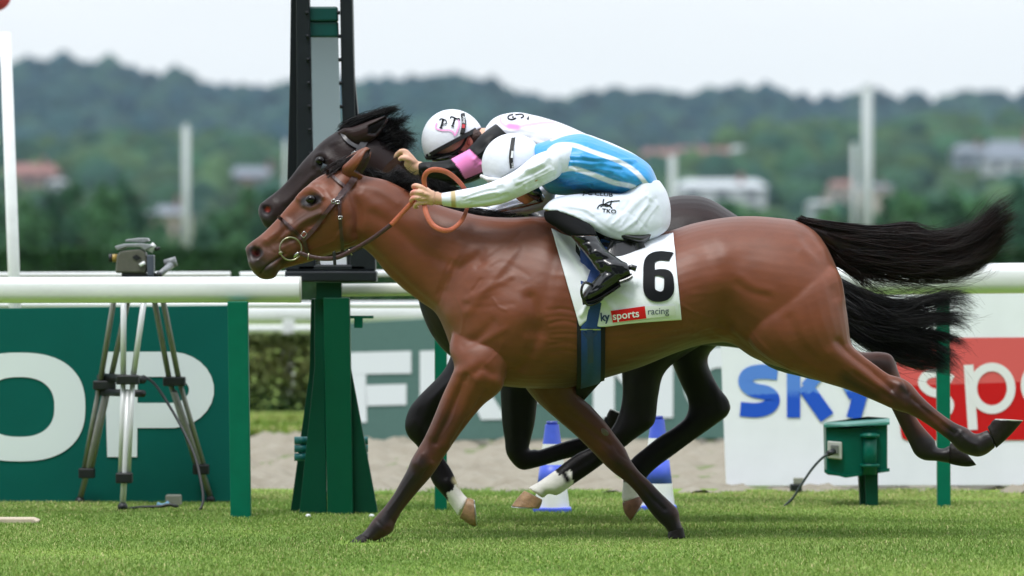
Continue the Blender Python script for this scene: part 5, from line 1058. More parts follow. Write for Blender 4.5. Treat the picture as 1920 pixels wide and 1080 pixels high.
# ---------------------------------------------------------------- riders and tack
M_skin = mat('skin', S(205, 160, 138), rough=.5, spec=.4, vcol=True, noise=.05, nscale=40, sss=.15)
M_bsilk = mat('black_silk', S(12, 13, 16), rough=.5, spec=.25, vcol=True)
M_silk = mat('silk_fabric', S(50, 150, 210), rough=.38, spec=.45, vcol=True, sheen=.15, bump=.4, bscale=20, noise=.03, nscale=8)
M_wsilk = mat('white_silk', S(226, 228, 236), rough=.45, spec=.4, vcol=True, sheen=.15, bump=.4, bscale=20)
M_breech = mat('white_breeches', S(222, 226, 230), rough=.5, spec=.3, sheen=.2, vcol=True, bump=.3, bscale=16)
M_boot = mat('black_patent_boot', S(16, 17, 19), rough=.2, spec=.5, coat=.25, bump=.12, bscale=22)
M_sock = mat('black_legging', S(9, 10, 12), rough=.75, spec=.15)
M_leather = mat('brown_leather', S(62, 36, 36), rough=.4, noise=.2, nscale=50, bump=.2, bscale=120)
M_tan = mat('tan_rubber_rein', S(186, 98, 70), rough=.5, noise=.1, nscale=60, bump=.3, bscale=200)
M_brass = mat('pale_brass', S(166, 162, 138), rough=.3, metal=1.); M_steel = mat('steel', S(190, 190, 190), rough=.25, metal=1.)
M_navy = mat('navy_webbing', S(20, 62, 128), rough=.6, noise=.12, nscale=30, bump=.2, bscale=160)
SK1 = np.array(S(214, 170, 146)); SKP = np.array(S(222, 150, 136)); W1 = np.array(S(222, 227, 240)); B1 = np.array(S(44, 148, 214)); B2 = np.array(S(14, 104, 176))

def creases(P0, P1, Q0, Q1, n, r, amp, seed, bow=4):
    rr = np.random.default_rng(seed); out = []
    for i in range(n):
        t = (i + .5 + rr.normal() * .25) / n; a = np.array(P0) * (1 - t) + np.array(P1) * t; b = np.array(Q0) * (1 - t) + np.array(Q1) * t
        f0 = rr.random() * .35; f1 = 1 - rr.random() * .35; m = a * .5 + b * .5 + rr.normal(size=2) * bow
        out.append(([tuple(a * (1 - f0) + b * f0), tuple(m), tuple(a * (1 - f1) + b * f1)], r * .8 * (.7 + .6 * rr.random()), amp * 1.5 * (.5 + rr.random()) * (1 if rr.random() < .5 else -1)))
    return out
def garment(name, lofts, D, m, parent, col, vox=.0038, sm=3, st=(), ops=(), ns=.0, k=1., nsc=30):
    parts = [loft(l, D, 32, 5, k=k) for l in lofts]
    V, Fq, lap = remesh(parts, vox, sm)
    if st: V = sculpt(V, Fq, list(st))
    if ns: V += normals(V, Fq) * (fnoise(V, nsc, 5) * ns)[:, None]
    V = lap(V, .3)
    return mk(name, V, Fq, m, parent, col=paint(V, col, ops)), Surf(V, Fq, D)
def finger(pts, r, D, n=12):
    p = np.array([P(x, y, D + z) for x, y, z in pts]); p = cr_interp(p, 4); k = len(p); rr = np.interp(np.linspace(0, 1, k), [0, .5, .9, 1], [r, r * .95, r * .8, r * .5])
    mb = MB(); mb.tube(p, rr, n); return np.concatenate(mb.V), mb.F
def shrink(l, s): return [(a + (c - a) * (1 - s) / 2, b + (d - b) * (1 - s) / 2, c + (a - c) * (1 - s) / 2, d + (b - d) * (1 - s) / 2, h * s, *z) for a, b, c, d, h, *z in l]
def helmet_shape(cx, cy, rx, ry, ang, D, hw, cut):
    """dome: ellipse in the picture plane; cut keeps the crown side"""
    nu, nv = 40, 24; V = []; a = math.radians(ang); ca, sa = math.cos(a), math.sin(a)
    ex = (P(cx + 1, cy, D) - P(cx, cy, D)); ez = (P(cx, cy - 1, D) - P(cx, cy, D)); c = P(cx, cy, D)
    for i in range(nv + 1):
        t = cut * i / nv
        for j in range(nu):
            u = 2 * math.pi * j / nu; ax = math.cos(t); q = math.sin(t) * math.cos(u); dd = math.sin(t) * math.sin(u)
            X = ax * rx * -1; Y = q * ry
            V.append(c + ex * (X * ca + Y * sa) + ez * (X * -sa + Y * ca) * 1 + np.array([0, dd * hw, 0]))
    return np.array(V), np.array([(i * nu + j, (i + 1) * nu + j, (i + 1) * nu + (j + 1) % nu, i * nu + (j + 1) % nu) for i in range(nv) for j in range(nu)])

def rider(D, loc, label, S_, shift=(0, 0)):
    pass

# ======== rider in blue
D = DB
r1 = empty('person', (float(P(1100, 400, D)[0]), D, float(P(1100, 452, D)[2])), 'rider crouched low in sky blue silks with white sleeves, white cap and white breeches', 'person', 'riders of the two racing horses')
torso = [(1000,272,1012,345,.09,0),(1018,266,1030,362,.15,0),(1045,258,1060,366,.19,0),(1092,251,1090,363,.2,0),(1130,262,1120,365,.19,0),(1165,276,1150,370,.178,0),(1195,292,1172,370,.168,0),(1220,312,1190,362,.162,0),(1234,343,1196,350,.15,0)]
arm_n = [(1075,268,1072,330,.06,-.12),(1050,275,1056,324,.072,-.16),(1030,281,1042,336,.072,-.19),(1000,293,1006,354,.062,-.205),(965,320,968,372,.056,-.21),(930,338,934,384,.052,-.21),(892,350,892,389,.046,-.2),(856,357,860,390,.040,-.185),(827,362,829,386,.035,-.17)]
arm_f = [(1060,275,1060,335,.07,.13),(1040,300,1045,355,.066,.17),(1015,345,1032,385,.06,.18),(985,366,995,400,.052,.18),(945,378,950,407,.046,.17),(912,388,914,409,.04,.15),(882,385,884,404,.034,.12)]
leg_n = [(1236,338,1180,342,.15,0),(1251,362,1160,362,.145,-.03),(1258,398,1130,360,.125,-.07),(1250,432,1104,362,.105,-.11),(1205,453,1078,364,.098,-.15),(1155,449,1056,367,.088,-.185),(1118,434,1038,372,.078,-.21),(1086,412,1025,382,.068,-.225),(1058,399,1017,393,.055,-.23)]
leg_f = [(a, b, c, d, h, -z) for a, b, c, d, h, z in leg_n]
shin_n = [(1020,396,1064,392,.055,-.235),(1022,412,1094,410,.057,-.25),(1042,427,1112,426,.056,-.27),(1067,442,1120,442,.052,-.29),(1090,468,1131,460,.048,-.31),(1108,490,1146,476,.044,-.33),(1122,510,1168,492,.042,-.345),(1140,520,1180,512,.04,-.35)]
foot_n = [(1176,494,1184,520,.03,-.35),(1158,489,1168,529,.036,-.35),(1136,502,1146,547,.041,-.35),(1115,524,1128,560,.044,-.35),(1098,542,1106,568,.04,-.35),(1090,556,1092,568,.022,-.35)]
fl = lambda l: [(a, b, c, d, h, -z) for a, b, c, d, h, z in l]
head = [(925,290,960,272,.05,0),(920,312,985,276,.08,0),(928,328,1000,290,.088,0),(942,342,1004,306,.085,0),(955,354,1008,325,.078,0),(962,366,1012,345,.07,0),(972,376,1010,362,.055,0),(985,384,1004,374,.035,0)]
neckp = [(985,285,985,330,.06,0),(1010,280,1010,335,.06,0),(1040,280,1040,345,.08,0)]
fing = [finger([(822,372,-.17),(805,371,-.175)], .026, D), finger([(812,371,-.175),(795,369,-.18)], .029, D)]
kn = [(791,351),(785,361),(782,372),(788,381)]
fing += [finger([(806,364,-.19),(792,352,-.20),(780,348,-.185),(775,350,-.165),(779,355,-.15)], .0098, D), finger([(806,368,-.195),(789,361,-.21),(776,360,-.19),(772,365,-.168),(779,368,-.15)], .0100, D),
         finger([(806,373,-.19),(787,371,-.205),(776,371,-.19),(771,376,-.168),(779,378,-.15)], .0096, D), finger([(806,379,-.185),(790,380,-.195),(781,382,-.185),(778,388,-.165),(785,388,-.15)], .0088, D),
         finger([(808,362,-.16),(796,354,-.145),(785,351,-.135),(777,353,-.13)], .0112, D), finger([(812,366,-.185),(795,357,-.19)], .016, D), finger([(812,372,-.185),(793,366,-.19)], .017, D), finger([(812,378,-.18),(795,375,-.185)], .016, D)]
hf = [finger([(884,394,.12),(862,392,.11),(850,386,.1)], .024, D)] + [finger([(856,386 + i * 5,.09),(846,386 + i * 5,.08),(840,390 + i * 5,.09),(846,393 + i * 4,.1)], .009, D) for i in range(4)] + [finger([(862,384,.1),(850,380,.09),(842,384,.08)], .010, D)]
allp = [loft(x, D, 20, 4) for x in (head, neckp)] + [loft(shrink(x, .86), D, 20, 4) for x in (torso, arm_n, arm_f, leg_n, leg_f, shin_n, foot_n, fl(shin_n), fl(foot_n))] + [loft([(856,361,858,386,.024,-.185),(838,362,840,385,.023,-.18),(820,361,821,384,.024,-.17),(808,358,808,384,.027,-.175)], D, 16, 4)] + fing + hf
V, Fq, lap = remesh(allp, .0032, 2)
V = sculpt(V, Fq, [([(797,361),(789,366)],2.2,-2),([(797,368),(788,373)],2.2,-2),([(798,376),(790,379)],2.2,-2),([(812,366),(800,362)],3,1),([(812,374),(800,371)],3,1)])
C = paint(V, SK1, [('s', [(776,350),(773,365),(775,378)], 4, SKP, 6), ('s', [(975,350),(1005,380)], 30, np.array(S(150,98,80)), 10), ('s', [(968,366),(985,378)], 6, np.array(S(186,120,106)), 6)])
mk('body', V, Fq, M_skin, r1, col=C)
# goggles and dark underside of the cap
mb = MB(); mb.tube([P(985, 352, D - .07), P(1004, 362, D - .055), P(1012, 370, D)], [.018, .024, .02], 14); mb.build('goggles', mat('dark_goggles', S(12, 14, 16), rough=.1, coat=1.), r1, True)
V, Fc = helmet_shape(961, 308, 55, 55, 60, D, .105, 1.80)
hl = mk('helmet', V, Fc, mat('white_cap_silk', S(226, 230, 240), rough=.45, bump=.5, bscale=16, sheen=.1), r1); so = hl.modifiers.new('s', 'SOLIDIFY'); so.thickness = .006; so.offset = 1
SH = Surf(V, Fc, D)
mb = MB(); mb.tube([P(903, 330, D - .03), P(915, 336, D - .07), P(940, 338, D - .09)], [.006, .009, .008], 10); mb.tube([P(903, 330, D + .03), P(903, 331, D - .03)], .007, 10); mb.build('cap_peak', M_wp, hl, True)
mb = MB(); strap(mb, [(1012, 284), (1000, 298), (985, 310), (968, 321), (950, 333)], 5, SH, .011, .003); mb.build('cap_edge', mat('tan_binding', S(186, 142, 98), rough=.6), hl)
mb = MB(); strap(mb, [(963, 256), (960, 275), (958, 295), (960, 315), (963, 330)], 7.5, SH, .012, .003); gs = mb.build('goggle_strap', mat('black_elastic', S(18, 18, 20), rough=.6), hl)
mb = MB(); onsurf(mb, text2d('TKO', 964.5, 318, 4.6, 92, .95, .02), SH, .0175); mb.build('strap_lettering', M_wp, gs, False)
mb = MB(); q = strip2d([(961, 283), (959.5, 296)], 4); onsurf(mb, q, SH, .0175); mb.build('strap_marks', M_wp, gs, False)
sil_st = creases((1040,285),(1030,360),(1200,300),(1190,360),16,4.5,2.6,1) + creases((1060,300),(1062,350),(1130,310),(1120,362),12,3.2,2.4,2,2) + creases((1090,262),(1130,340),(1210,320),(1185,365),8,6,3.,3) + [([(1070,316),(1110,322),(1160,340),(1190,348)],4,3),([(1180,356),(1165,362),(1150,366)],6,5),([(1186,362),(1178,352)],4,-4)]
sops = [('s', [(1034,262),(1060,252),(1092,248),(1150,270),(1200,292),(1225,312),(1236,345)], 2.6, W1, 2), ('s', [(1030,282),(1046,272),(1075,272),(1110,284),(1150,298),(1178,312),(1198,328),(1212,346)], 4.2, W1, 2),
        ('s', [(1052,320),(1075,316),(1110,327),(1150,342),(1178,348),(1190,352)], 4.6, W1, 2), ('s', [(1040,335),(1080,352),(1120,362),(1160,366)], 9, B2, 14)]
silk, SS = garment('silks', [torso], D, M_silk, r1, B1, .0036, 2, sil_st, sops, .0012)
sl_st = creases((1045,285),(1050,325),(960,330),(962,365),9,4,2.6,4,2) + creases((960,330),(960,368),(860,362),(862,386),9,3.5,2,5,2) + [([(1052,300),(1054,325)],3,-2),([(1000,330),(1010,345)],5,-3),([(862,372),(900,376),(950,366)],4,-2)]
garment('sleeve', [arm_n], D, M_wsilk, r1, W1, .004, 2, sl_st, [('s', [(849,356),(851,392)], 4.5, np.array(S(190,170,128)), 1.5)], .001)
garment('sleeve', [arm_f], D, M_wsilk, r1, W1, .005, 2, creases((1030,350),(1040,380),(920,388),(922,404),10,4,2.5,6,2), (), .002)
br_st = creases((1055,372),(1040,395),(1150,380),(1120,430),8,4,1.8,7) + creases((1200,350),(1245,370),(1130,420),(1190,448),8,4,1.8,8) + [([(1200,362),(1235,385),(1238,425),(1200,445)],3,1.6),([(1100,400),(1150,436),(1200,445),(1240,430)],4,-2.5),([(1186,372),(1170,395),(1160,430)],3,-1.5),([(1212,360),(1222,400),(1205,440)],3,-1.4),([(1060,378),(1100,368),(1160,372)],4,2),([(1030,382),(1024,396)],4,2),([(1130,385),(1180,400),(1215,430)],3,-1.4)]
br, SBr = garment('breeches', [leg_n, leg_f], D, M_breech, r1, np.array(S(214,221,234)), .0045, 4, br_st, (), .0008)
mb = MB(); MBp = mat('black_print', S(12, 14, 18), rough=.6, spec=.12)
onsurf(mb, text2d('TKO', 1128.5, 397.5, 7.2, -6, 1.25, .015), SBr, .004); mb.build('lettering', MBp, br, False)
mb = MB(); onsurf(mb, strip2d(dense([(1120, 391), (1124, 385), (1132, 383), (1142, 385), (1148, 391)], 1.5), 2.2), SBr, .004)
onsurf(mb, strip2d(dense([(1132, 373), (1131, 381), (1136, 386), (1144, 384), (1147, 376)], 1.5), 2.4), SBr, .0045); onsurf(mb, strip2d(dense([(1126, 388), (1140, 379), (1150, 377), (1162, 376)], 1.5), 1.8), SBr, .005); mb.build('emblem', MBp, br, False)
mb = MB(); onsurf(mb, text2d('J-C CLUB', 1093, 364.5, 6, -4, 1.6, .02), SBr, .004); mb.build('lettering', MBp, br, False)
for nm, ln, sgn in (('near', shin_n, 1), ('far', fl(shin_n), -1)):
    garment('legging', [ln[:4]], D, M_sock, r1, S(14, 15, 17), .005, 2)
    bt, _ = garment('boot', [ln[3:], foot_n if sgn == 1 else fl(foot_n)], D, M_boot, r1, S(16,17,19), .0038, 2, ([([(1070,440),(1100,432),(1120,440)],3,1.4),([(1078,450),(1108,440),(1126,452)],3,1),([(1082,458),(1112,452),(1132,462)],3,-2),([(1100,482),(1120,472),(1140,478)],4,3),([(1105,492),(1125,486),(1150,486)],4,-3.5),([(1118,508),(1140,498),(1168,496)],4,2.5),([(1120,475),(1128,495),(1140,510)],4,-3),([(1135,500),(1125,525),(1118,540)],3,-2.5),([(1150,500),(1160,515),(1165,530)],2.5,-2),([(1110,545),(1140,530),(1165,518)],2.5,-1.5),([(1105,470),(1112,500)],3,3)] if sgn == 1 else ()), (), .0016, nsc=24)
    z = -.35 * sgn
    Vh, Fh = loft([(1160,523,1163,533,.034,z),(1175,517,1180,527,.034,z),(1184,512,1187,521,.03,z)], D, 16, 3); mk('heel', Vh, Fh, M_boot, bt, smooth=False)
    Vh, Fh = loft([(1092,566,1093,572,.03,z),(1115,560,1117,566,.045,z),(1140,546,1143,552,.042,z),(1162,532,1164,537,.034,z)], D, 16, 3); mk('sole', Vh, Fh, M_sock, bt, smooth=False)
    mb = MB(); mb.tube([P(1172, 503, D + z), P(1184, 501, D + z), P(1193, 504, D + z)], [.006, .011, .012], 10); mb.build('spur', M_boot, bt, True)

# ======== rider in white and pink on the black horse
D = DK2
r2 = empty('person', (float(P(1030, 400, D)[0]), D, float(P(1030, 430, D)[2])), 'rider in white jacket with pink heart, black sleeves and a pink arm band', 'person', 'riders of the two racing horses')
torso2 = [(906,248,922,300,.10,0),(914,234,938,312,.15,0),(926,222,955,320,.18,0),(945,214,975,325,.195,0),(975,211,1002,330,.2,0),(1008,218,1030,335,.2,0),(1050,230,1068,342,.19,0),(1092,248,1100,350,.178,0),(1150,276,1145,355,.168,0),(1185,305,1170,358,.155,0)]
arm2 = [(930,232,960,262,.075,-.12),(910,246,948,264,.075,-.16),(898,256,940,282,.062,-.19),(886,270,926,300,.056,-.2),(870,284,910,320,.053,-.21),(852,294,886,334,.051,-.205),(832,301,858,343,.05,-.2),(808,303,824,338,.044,-.18),(784,304,786,330,.036,-.16)]
armf2 = fl([(930,232,960,262,.075,-.12),(905,256,945,272,.07,-.16),(885,285,925,312,.055,-.2),(865,310,900,335,.052,-.2),(840,320,850,350,.046,-.18),(812,325,816,348,.036,-.14)])
legs2 = [(1180,320,1110,330,.15,0),(1200,352,1090,350,.145,-.03),(1205,388,1070,348,.125,-.07),(1195,420,1045,350,.105,-.11),(1150,440,1020,352,.098,-.15),(1095,437,998,355,.088,-.185),(1060,420,980,362,.078,-.21),(1028,400,965,372,.068,-.225)]
shin2 = [(a - 60, b - 18, c - 60, d - 18, h, z) for a, b, c, d, h, z in shin_n]; foot2 = [(a - 60, b - 18, c - 60, d - 18, h, z) for a, b, c, d, h, z in foot_n]
head2_ = [(815,250,850,228,.05,0),(806,272,880,232,.08,0),(818,290,894,248,.088,0),(836,300,898,262,.085,0),(850,306,900,276,.075,0),(862,312,898,288,.06,0),(872,314,890,300,.035,0)]
neck2 = [(880,240,890,285,.06,0),(910,240,915,285,.062,0),(940,240,940,300,.08,0)]
f2 = [finger([(784,317,-.16),(768,308,-.165)], .025, D), finger([(776,312,-.16),(762,300,-.17)], .028, D)]
f2 += [finger([(772,298,-.18),(762,285,-.18),(751,284,-.17),(746,292,-.15),(752,297,-.14)], .0105, D), finger([(770,300,-.17),(756,287,-.16),(746,288,-.15),(742,296,-.13),(748,300,-.12)], .0100, D), finger([(768,302,-.14),(755,290,-.13),(745,292,-.12),(744,299,-.11)], .0096, D), finger([(768,304,-.12),(756,294,-.11),(747,296,-.1),(746,301,-.09)], .0088, D),
       finger([(776,305,-.18),(764,298,-.195),(754,296,-.19),(748,300,-.18)], .0112, D), finger([(778,306,-.175),(766,292,-.18),(757,286,-.175)], .0150, D), finger([(784,322,-.16),(770,314,-.165),(764,305,-.17)], .018, D)]
f2 += [finger([(812,336,.14),(795,330,.13)], .024, D)] + [finger([(800,326 + i * 5,.13),(788,324 + i * 5,.12),(784,330 + i * 4,.12),(790,333 + i * 4,.13)], .009, D) for i in range(4)] + [finger([(800,324,.12),(790,320,.11),(784,324,.1)], .01, D)]
allp = [loft(x, D, 20, 4) for x in (head2_, neck2)] + [loft(shrink(x, .86), D, 20, 4) for x in (torso2, arm2, armf2, legs2, fl(legs2), shin2, foot2, fl(shin2), fl(foot2))] + [loft([(812,304,815,330,.024,-.18),(795,304,795,328,.024,-.17),(778,300,774,322,.025,-.165),(766,292,762,312,.027,-.17)], D, 16, 4)] + f2
V, Fq, lap = remesh(allp, .0036, 2)
V = sculpt(V, Fq, [([(764,291),(754,287)],2.5,1.2),([(874,262),(880,258),(884,266),(879,274)],2.4,7),([(878,266)],3,-3)])
C = paint(V, SK1, [('s', [(880,266),(875,280),(868,292)], 16, np.array(S(222,140,126)), 16), ('s', [(878,266)], 3, np.array(S(170,80,72)), 4), ('s', [(860,288),(880,296)], 5, np.array(S(170,60,62)), 8)])
mk('body', V, Fq, M_skin, r2, col=C)
mb = MB(); mb.ell(P(879, 266, D - .083), (.017, .008, .024), 14, 10); mb.build('ear', M_skin, r2, True, col=S(224, 138, 124))
mb = MB(); mb.ell(P(878.5, 267, D - .090), (.008, .005, .013), 12, 8); mb.build('ear_hollow', mat('ear_shade', S(176, 84, 76), rough=.6), r2, True)
mb = MB(); mb.ell(P(890, 256, D - .062), (.03, .03, .03), 14, 10); mb.build('hair', mat('brown_hair', S(62, 40, 34), rough=.6, bump=.5, bscale=120), r2, True)
V, Fc = helmet_shape(850, 266, 59, 56, 61, D, .108, 1.60)
hl = mk('helmet', V, Fc, mat('white_cap_silk', S(226, 230, 240), rough=.45, bump=.5, bscale=16, sheen=.1), r2); so = hl.modifiers.new('s', 'SOLIDIFY'); so.thickness = .006; so.offset = 1
SH = Surf(V, Fc, D)
mb = MB(); strap(mb, [(901, 238), (880, 250), (850, 266), (822, 281), (800, 294)], 8, SH, .011, .003); mb.build('cap_band', mat('black_elastic', S(18, 18, 20)), hl)
V, Fc = loft([(795,293,800,300,.03,0),(812,289,820,301,.07,0),(840,283,852,298,.09,0),(862,268,868,285,.092,0),(876,250,882,262,.088,0),(896,243,898,250,.06,0)], D, 20, 4); mk('cap_peak', V, Fc, mat('black_elastic', S(18, 18, 20)), hl)
mb = MB(); strap(mb, [(867, 212), (870, 228), (868, 245), (863, 262), (858, 280), (850, 294)], 8.5, SH, .0145, .003); gs = mb.build('goggle_strap', mat('black_elastic', S(18, 18, 20)), hl)
mb = MB(); onsurf(mb, text2d('SHOE', 871.5, 231, 4.6, 84, .8, .02), SH, .020); mb.build('strap_lettering', M_wp, gs, False)
mb = MB(); onsurf(mb, strip2d([(869.5, 233), (868.5, 240)], 5.5), SH, .020); mb.build('strap_marks', mat('red_thread', S(196, 50, 60)), gs, False)
MH = mat('pink_print', S(244, 160, 214), rough=.5)
mb = MB(); onsurf(mb, strip2d(dense([(819, 230), (817, 240), (828, 244), (842, 244), (850, 248), (853, 254), (858, 244), (861, 234), (860, 224)], 2), 2.6), SH, .012); mb.build('heart_outline', MH, hl, False)
def serif(letter, x, y, h, ang, surf, off, mb):
    a = math.radians(ang); T = lambda p: (x + h * (p[0] * math.cos(a) + p[1] * math.sin(a)), y - h * (p[1] * math.cos(a) - p[0] * math.sin(a)) )
    if letter == 'P': ss = [([(.25, 0), (.25, .95)], .2), ([(.08, .02), (.45, .02)], .09), (dense([(-.1, .75), (-.05, .92), (.2, .98), (.5, .95), (.66, .78), (.6, .58), (.4, .48), (.25, .48)], .06), .11)]
    else: ss = [([(.42, 0), (.42, .95)], .2), ([(.25, .02), (.6, .02)], .09), (dense([(-.05, .72), (-.02, .92), (.25, .95), (.6, .9), (.85, 1.0), (.9, .8)], .06), .12)]
    for p, w_ in ss: onsurf(mb, strip2d([T(q) for q in p], w_ * h), surf, off); off += .0004
mb = MB(); serif('P', 822, 239, 18, 16, SH, .0125, mb); serif('T', 841, 234.5, 18, 18, SH, .0125, mb); mb.build('lettering', MBp, hl, False)
V, Fc = loft([(808,297,812,304,.05,0),(826,288,834,308,.088,0),(846,278,856,308,.088,0),(858,270,868,302,.078,0)], D, 20, 4); mk('visor', V, Fc, mat('dark_goggles', S(12, 14, 16)), r2)
mb = MB(); strap(mb, [(858, 283), (868, 286), (880, 288), (888, 289)], 5, Surf(*[mk('tmp', *loft(head2_, D, 20, 4), None) and loft(head2_, D, 20, 4)[0], np.array([f for f in loft(head2_, D, 20, 4)[1] if len(f) == 4])], D), .004, .003); mb.build('chin_strap', M_leather, r2)
bpy.data.objects.remove(bpy.data.objects['tmp'])
j_st = creases((925,240),(960,300),(1060,260),(1060,330),10,6,2.4,11) + creases((910,240),(930,300),(1000,230),(1000,320),8,5,2,12) + [([(935,240),(960,235),(1000,245),(1050,262)],6,2)]
W2 = np.array(S(222, 224, 236))
j2, SJ = garment('jacket', [torso2], D, M_wsilk, r2, W2, .0045, 3, j_st, [('s', dense([(938,220),(940,230),(952,238),(966,240),(985,235),(1005,232),(1020,230),(1038,230)], 3), 2.6, np.array(S(246,170,216)), 2), ('s', [(955,236),(970,238)], 5, np.array(S(250,130,206)), 5)], .0015)
mb = MB(); onsurf(mb, strip2d(dense([(962, 214), (954, 217), (953, 222), (960, 224), (968, 221)], 1.5), 3), SJ, .004); onsurf(mb, strip2d([(960, 219), (992, 222)], 3.2), SJ, .0045); onsurf(mb, strip2d(dense([(966, 215), (978, 214), (982, 218), (976, 221)], 1.5), 2.6), SJ, .005); onsurf(mb, strip2d([(991, 218), (990, 225)], 2), SJ, .005); mb.build('lettering', MBp, j2, False)
bl = np.array(S(9, 10, 12)); pk = np.array(S(244, 140, 204))
a_st = creases((935,255),(945,270),(880,300),(900,320),7,4,3,13,2) + creases((850,302),(855,338),(790,308),(792,328),7,4,2.4,14,2) + [([(880,282),(895,300)],4,-3),([(905,305),(890,322)],4,-2)]
garment('sleeve', [arm2], D, M_bsilk, r2, bl, .0042, 2, a_st, [('p', [(846,298),(880,280),(908,306),(905,322),(872,336),(862,318)], pk)], .001)
garment('sleeve', [armf2], D, M_bsilk, r2, bl, .006, 2, (), (), .001)
garment('breeches', [legs2, fl(legs2)], D, M_breech, r2, np.array(S(214,221,234)), .006, 3)
for ln, fn in ((shin2, foot2), (fl(shin2), fl(foot2))): garment('boot', [ln, fn], D, M_boot, r2, S(16,17,19), .007, 2)

# ======== tack of the bay
sc_poly = [(1035,428),(1052,470),(1072,520),(1086,556),(1086,600),(1088,610),(1100,604),(1128,612),(1180,606),(1230,602),(1278,600),(1277,540),(1274,480),(1262,432),(1200,425),(1120,425)]
def cloth(name, cols_, surf, off, m, parent, wr=None):
    """cloth laid on the flank: cols_ = [(x_top,y_top,x_bot,y_bot), ...]"""
    Q = dense(cols_, 4); nv = 60; V = []
    for (xa, ya, xb, yb) in Q:
        for j in range(nv):
            t = j / (nv - 1); V.append((xa + (xb - xa) * t, ya + (yb - ya) * t))
    V = np.array(V); Wd = np.array([surf.hit(x, y, off)[0] for x, y in V]); nr = len(Q)
    Y = Wd[:, 1].reshape(nr, nv)
    for _ in range(8): Y[1:-1, 1:-1] = (Y[:-2, 1:-1] + Y[2:, 1:-1] + Y[1:-1, :-2] + Y[1:-1, 2:] + 4 * Y[1:-1, 1:-1]) / 8
    Wd[:, 1] = Y.ravel() - .004
    if wr:
        px, py = proj(Wd); d = np.zeros(len(Wd))
        for pts, r, amp in wr: d += amp * 1.7 / 1000 * np.exp(-(pdist(px, py, dense(pts, 4)) / r) ** 2)
        Wd[:, 1] -= d
    i = np.arange(nr * nv).reshape(nr, nv); Fq = np.stack([i[:-1, :-1], i[1:, :-1], i[1:, 1:], i[:-1, 1:]], -1).reshape(-1, 4)
    return Wd, Fq
M_cloth = mat('white_saddle_cloth', S(226, 230, 236), rough=.6, sheen=.2, bump=.1, bscale=60)
tk = empty('saddle_cloth', (float(P(1160, 500, DB)[0]), DB, float(P(1160, 430, DB)[2])), 'white number cloth with a large black 6 and a red sponsor strip on the bay', 'saddle cloth')
wr = [([(1045,440),(1075,480),(1100,520)],6,5),([(1060,436),(1095,490),(1112,520)],5,-4),([(1095,500),(1112,520),(1100,545)],5,6),([(1130,560),(1150,580)],6,3),([(1150,545),(1180,560)],8,2),([(1200,440),(1205,500)],8,2),([(1250,440),(1268,470)],5,3),([(1090,590),(1100,575)],4,5)]
V, Fq = cloth('c', [(1034,428,1086,610),(1041,431,1089,611),(1054,438,1101,601),(1082,446,1112,606),(1118,450,1128,613),(1160,450,1180,607),(1215,446,1230,603),(1262,436,1278,600)], SB, .012, M_cloth, tk, wr)
cl = mk('cloth', V, Fq, M_cloth, tk); so = cl.modifiers.new('s', 'SOLIDIFY'); so.thickness = .004; so.offset = 1
SC = Surf(V, Fq, DB)
six = dense([(1262,486),(1259,481),(1250,480),(1238,479),(1226,482),(1218,491),(1217,515),(1217,540),(1221,550),(1229,555),(1240,556),(1249,552),(1254,543),(1254,522),(1250,514),(1240,511),(1230,511),(1220,515)], 2)
wsix = np.interp(np.linspace(0, 1, len(six)), [0, .06, .14, .3, .55, .62, .7, .85, 1], [16, 17, 17, 22, 22, 19, 20, 17, 8])
mb = MB(); onsurf(mb, strip2d(six, wsix), SC, .006); mb.build('number', MBp, cl, False)
def quadpx(a, b, c, d, n=14):
    a, b, c, d = map(np.array, (a, b, c, d)); u = np.linspace(0, 1, n); Q = np.array([(a * (1 - s) + b * s) * (1 - t) + (d * (1 - s) + c * s) * t for t in u for s in u]); i = np.arange(n * n).reshape(n, n)
    return Q, [tuple(f) for f in np.stack([i[:-1, :-1], i[:-1, 1:], i[1:, 1:], i[1:, :-1]], -1).reshape(-1, 4)]
mb = MB(); onsurf(mb, quadpx((1145,583),(1209,574),(1212,597),(1149,605)), SC, .006); sp = mb.build('sponsor_patch', M_rd, cl, False)
mb = MB(); onsurf(mb, quadpx((1209,574),(1266,573),(1268,592),(1212,597)), SC, .006); sp2 = mb.build('sponsor_patch', mat('ivory_print', S(218, 222, 220)), cl, False)
mb = MB(); onsurf(mb, text2d('sports', 1149, 600, 14, 7, .98, .014), SC, .0075); mb.build('lettering', M_wp, sp, False)
mb = MB(); onsurf(mb, text2d('racing', 1214, 590, 12.5, 2, .93, .004), SC, .0075); mb.build('lettering', mat('slate_print', S(60, 76, 96)), sp2, False)
mb = MB(); onsurf(mb, text2d('ky', 1126, 602, 15, 4, .85, .035), SC, .006); mb.build('lettering', mat('navy_print', S(24, 52, 96)), cl, False)
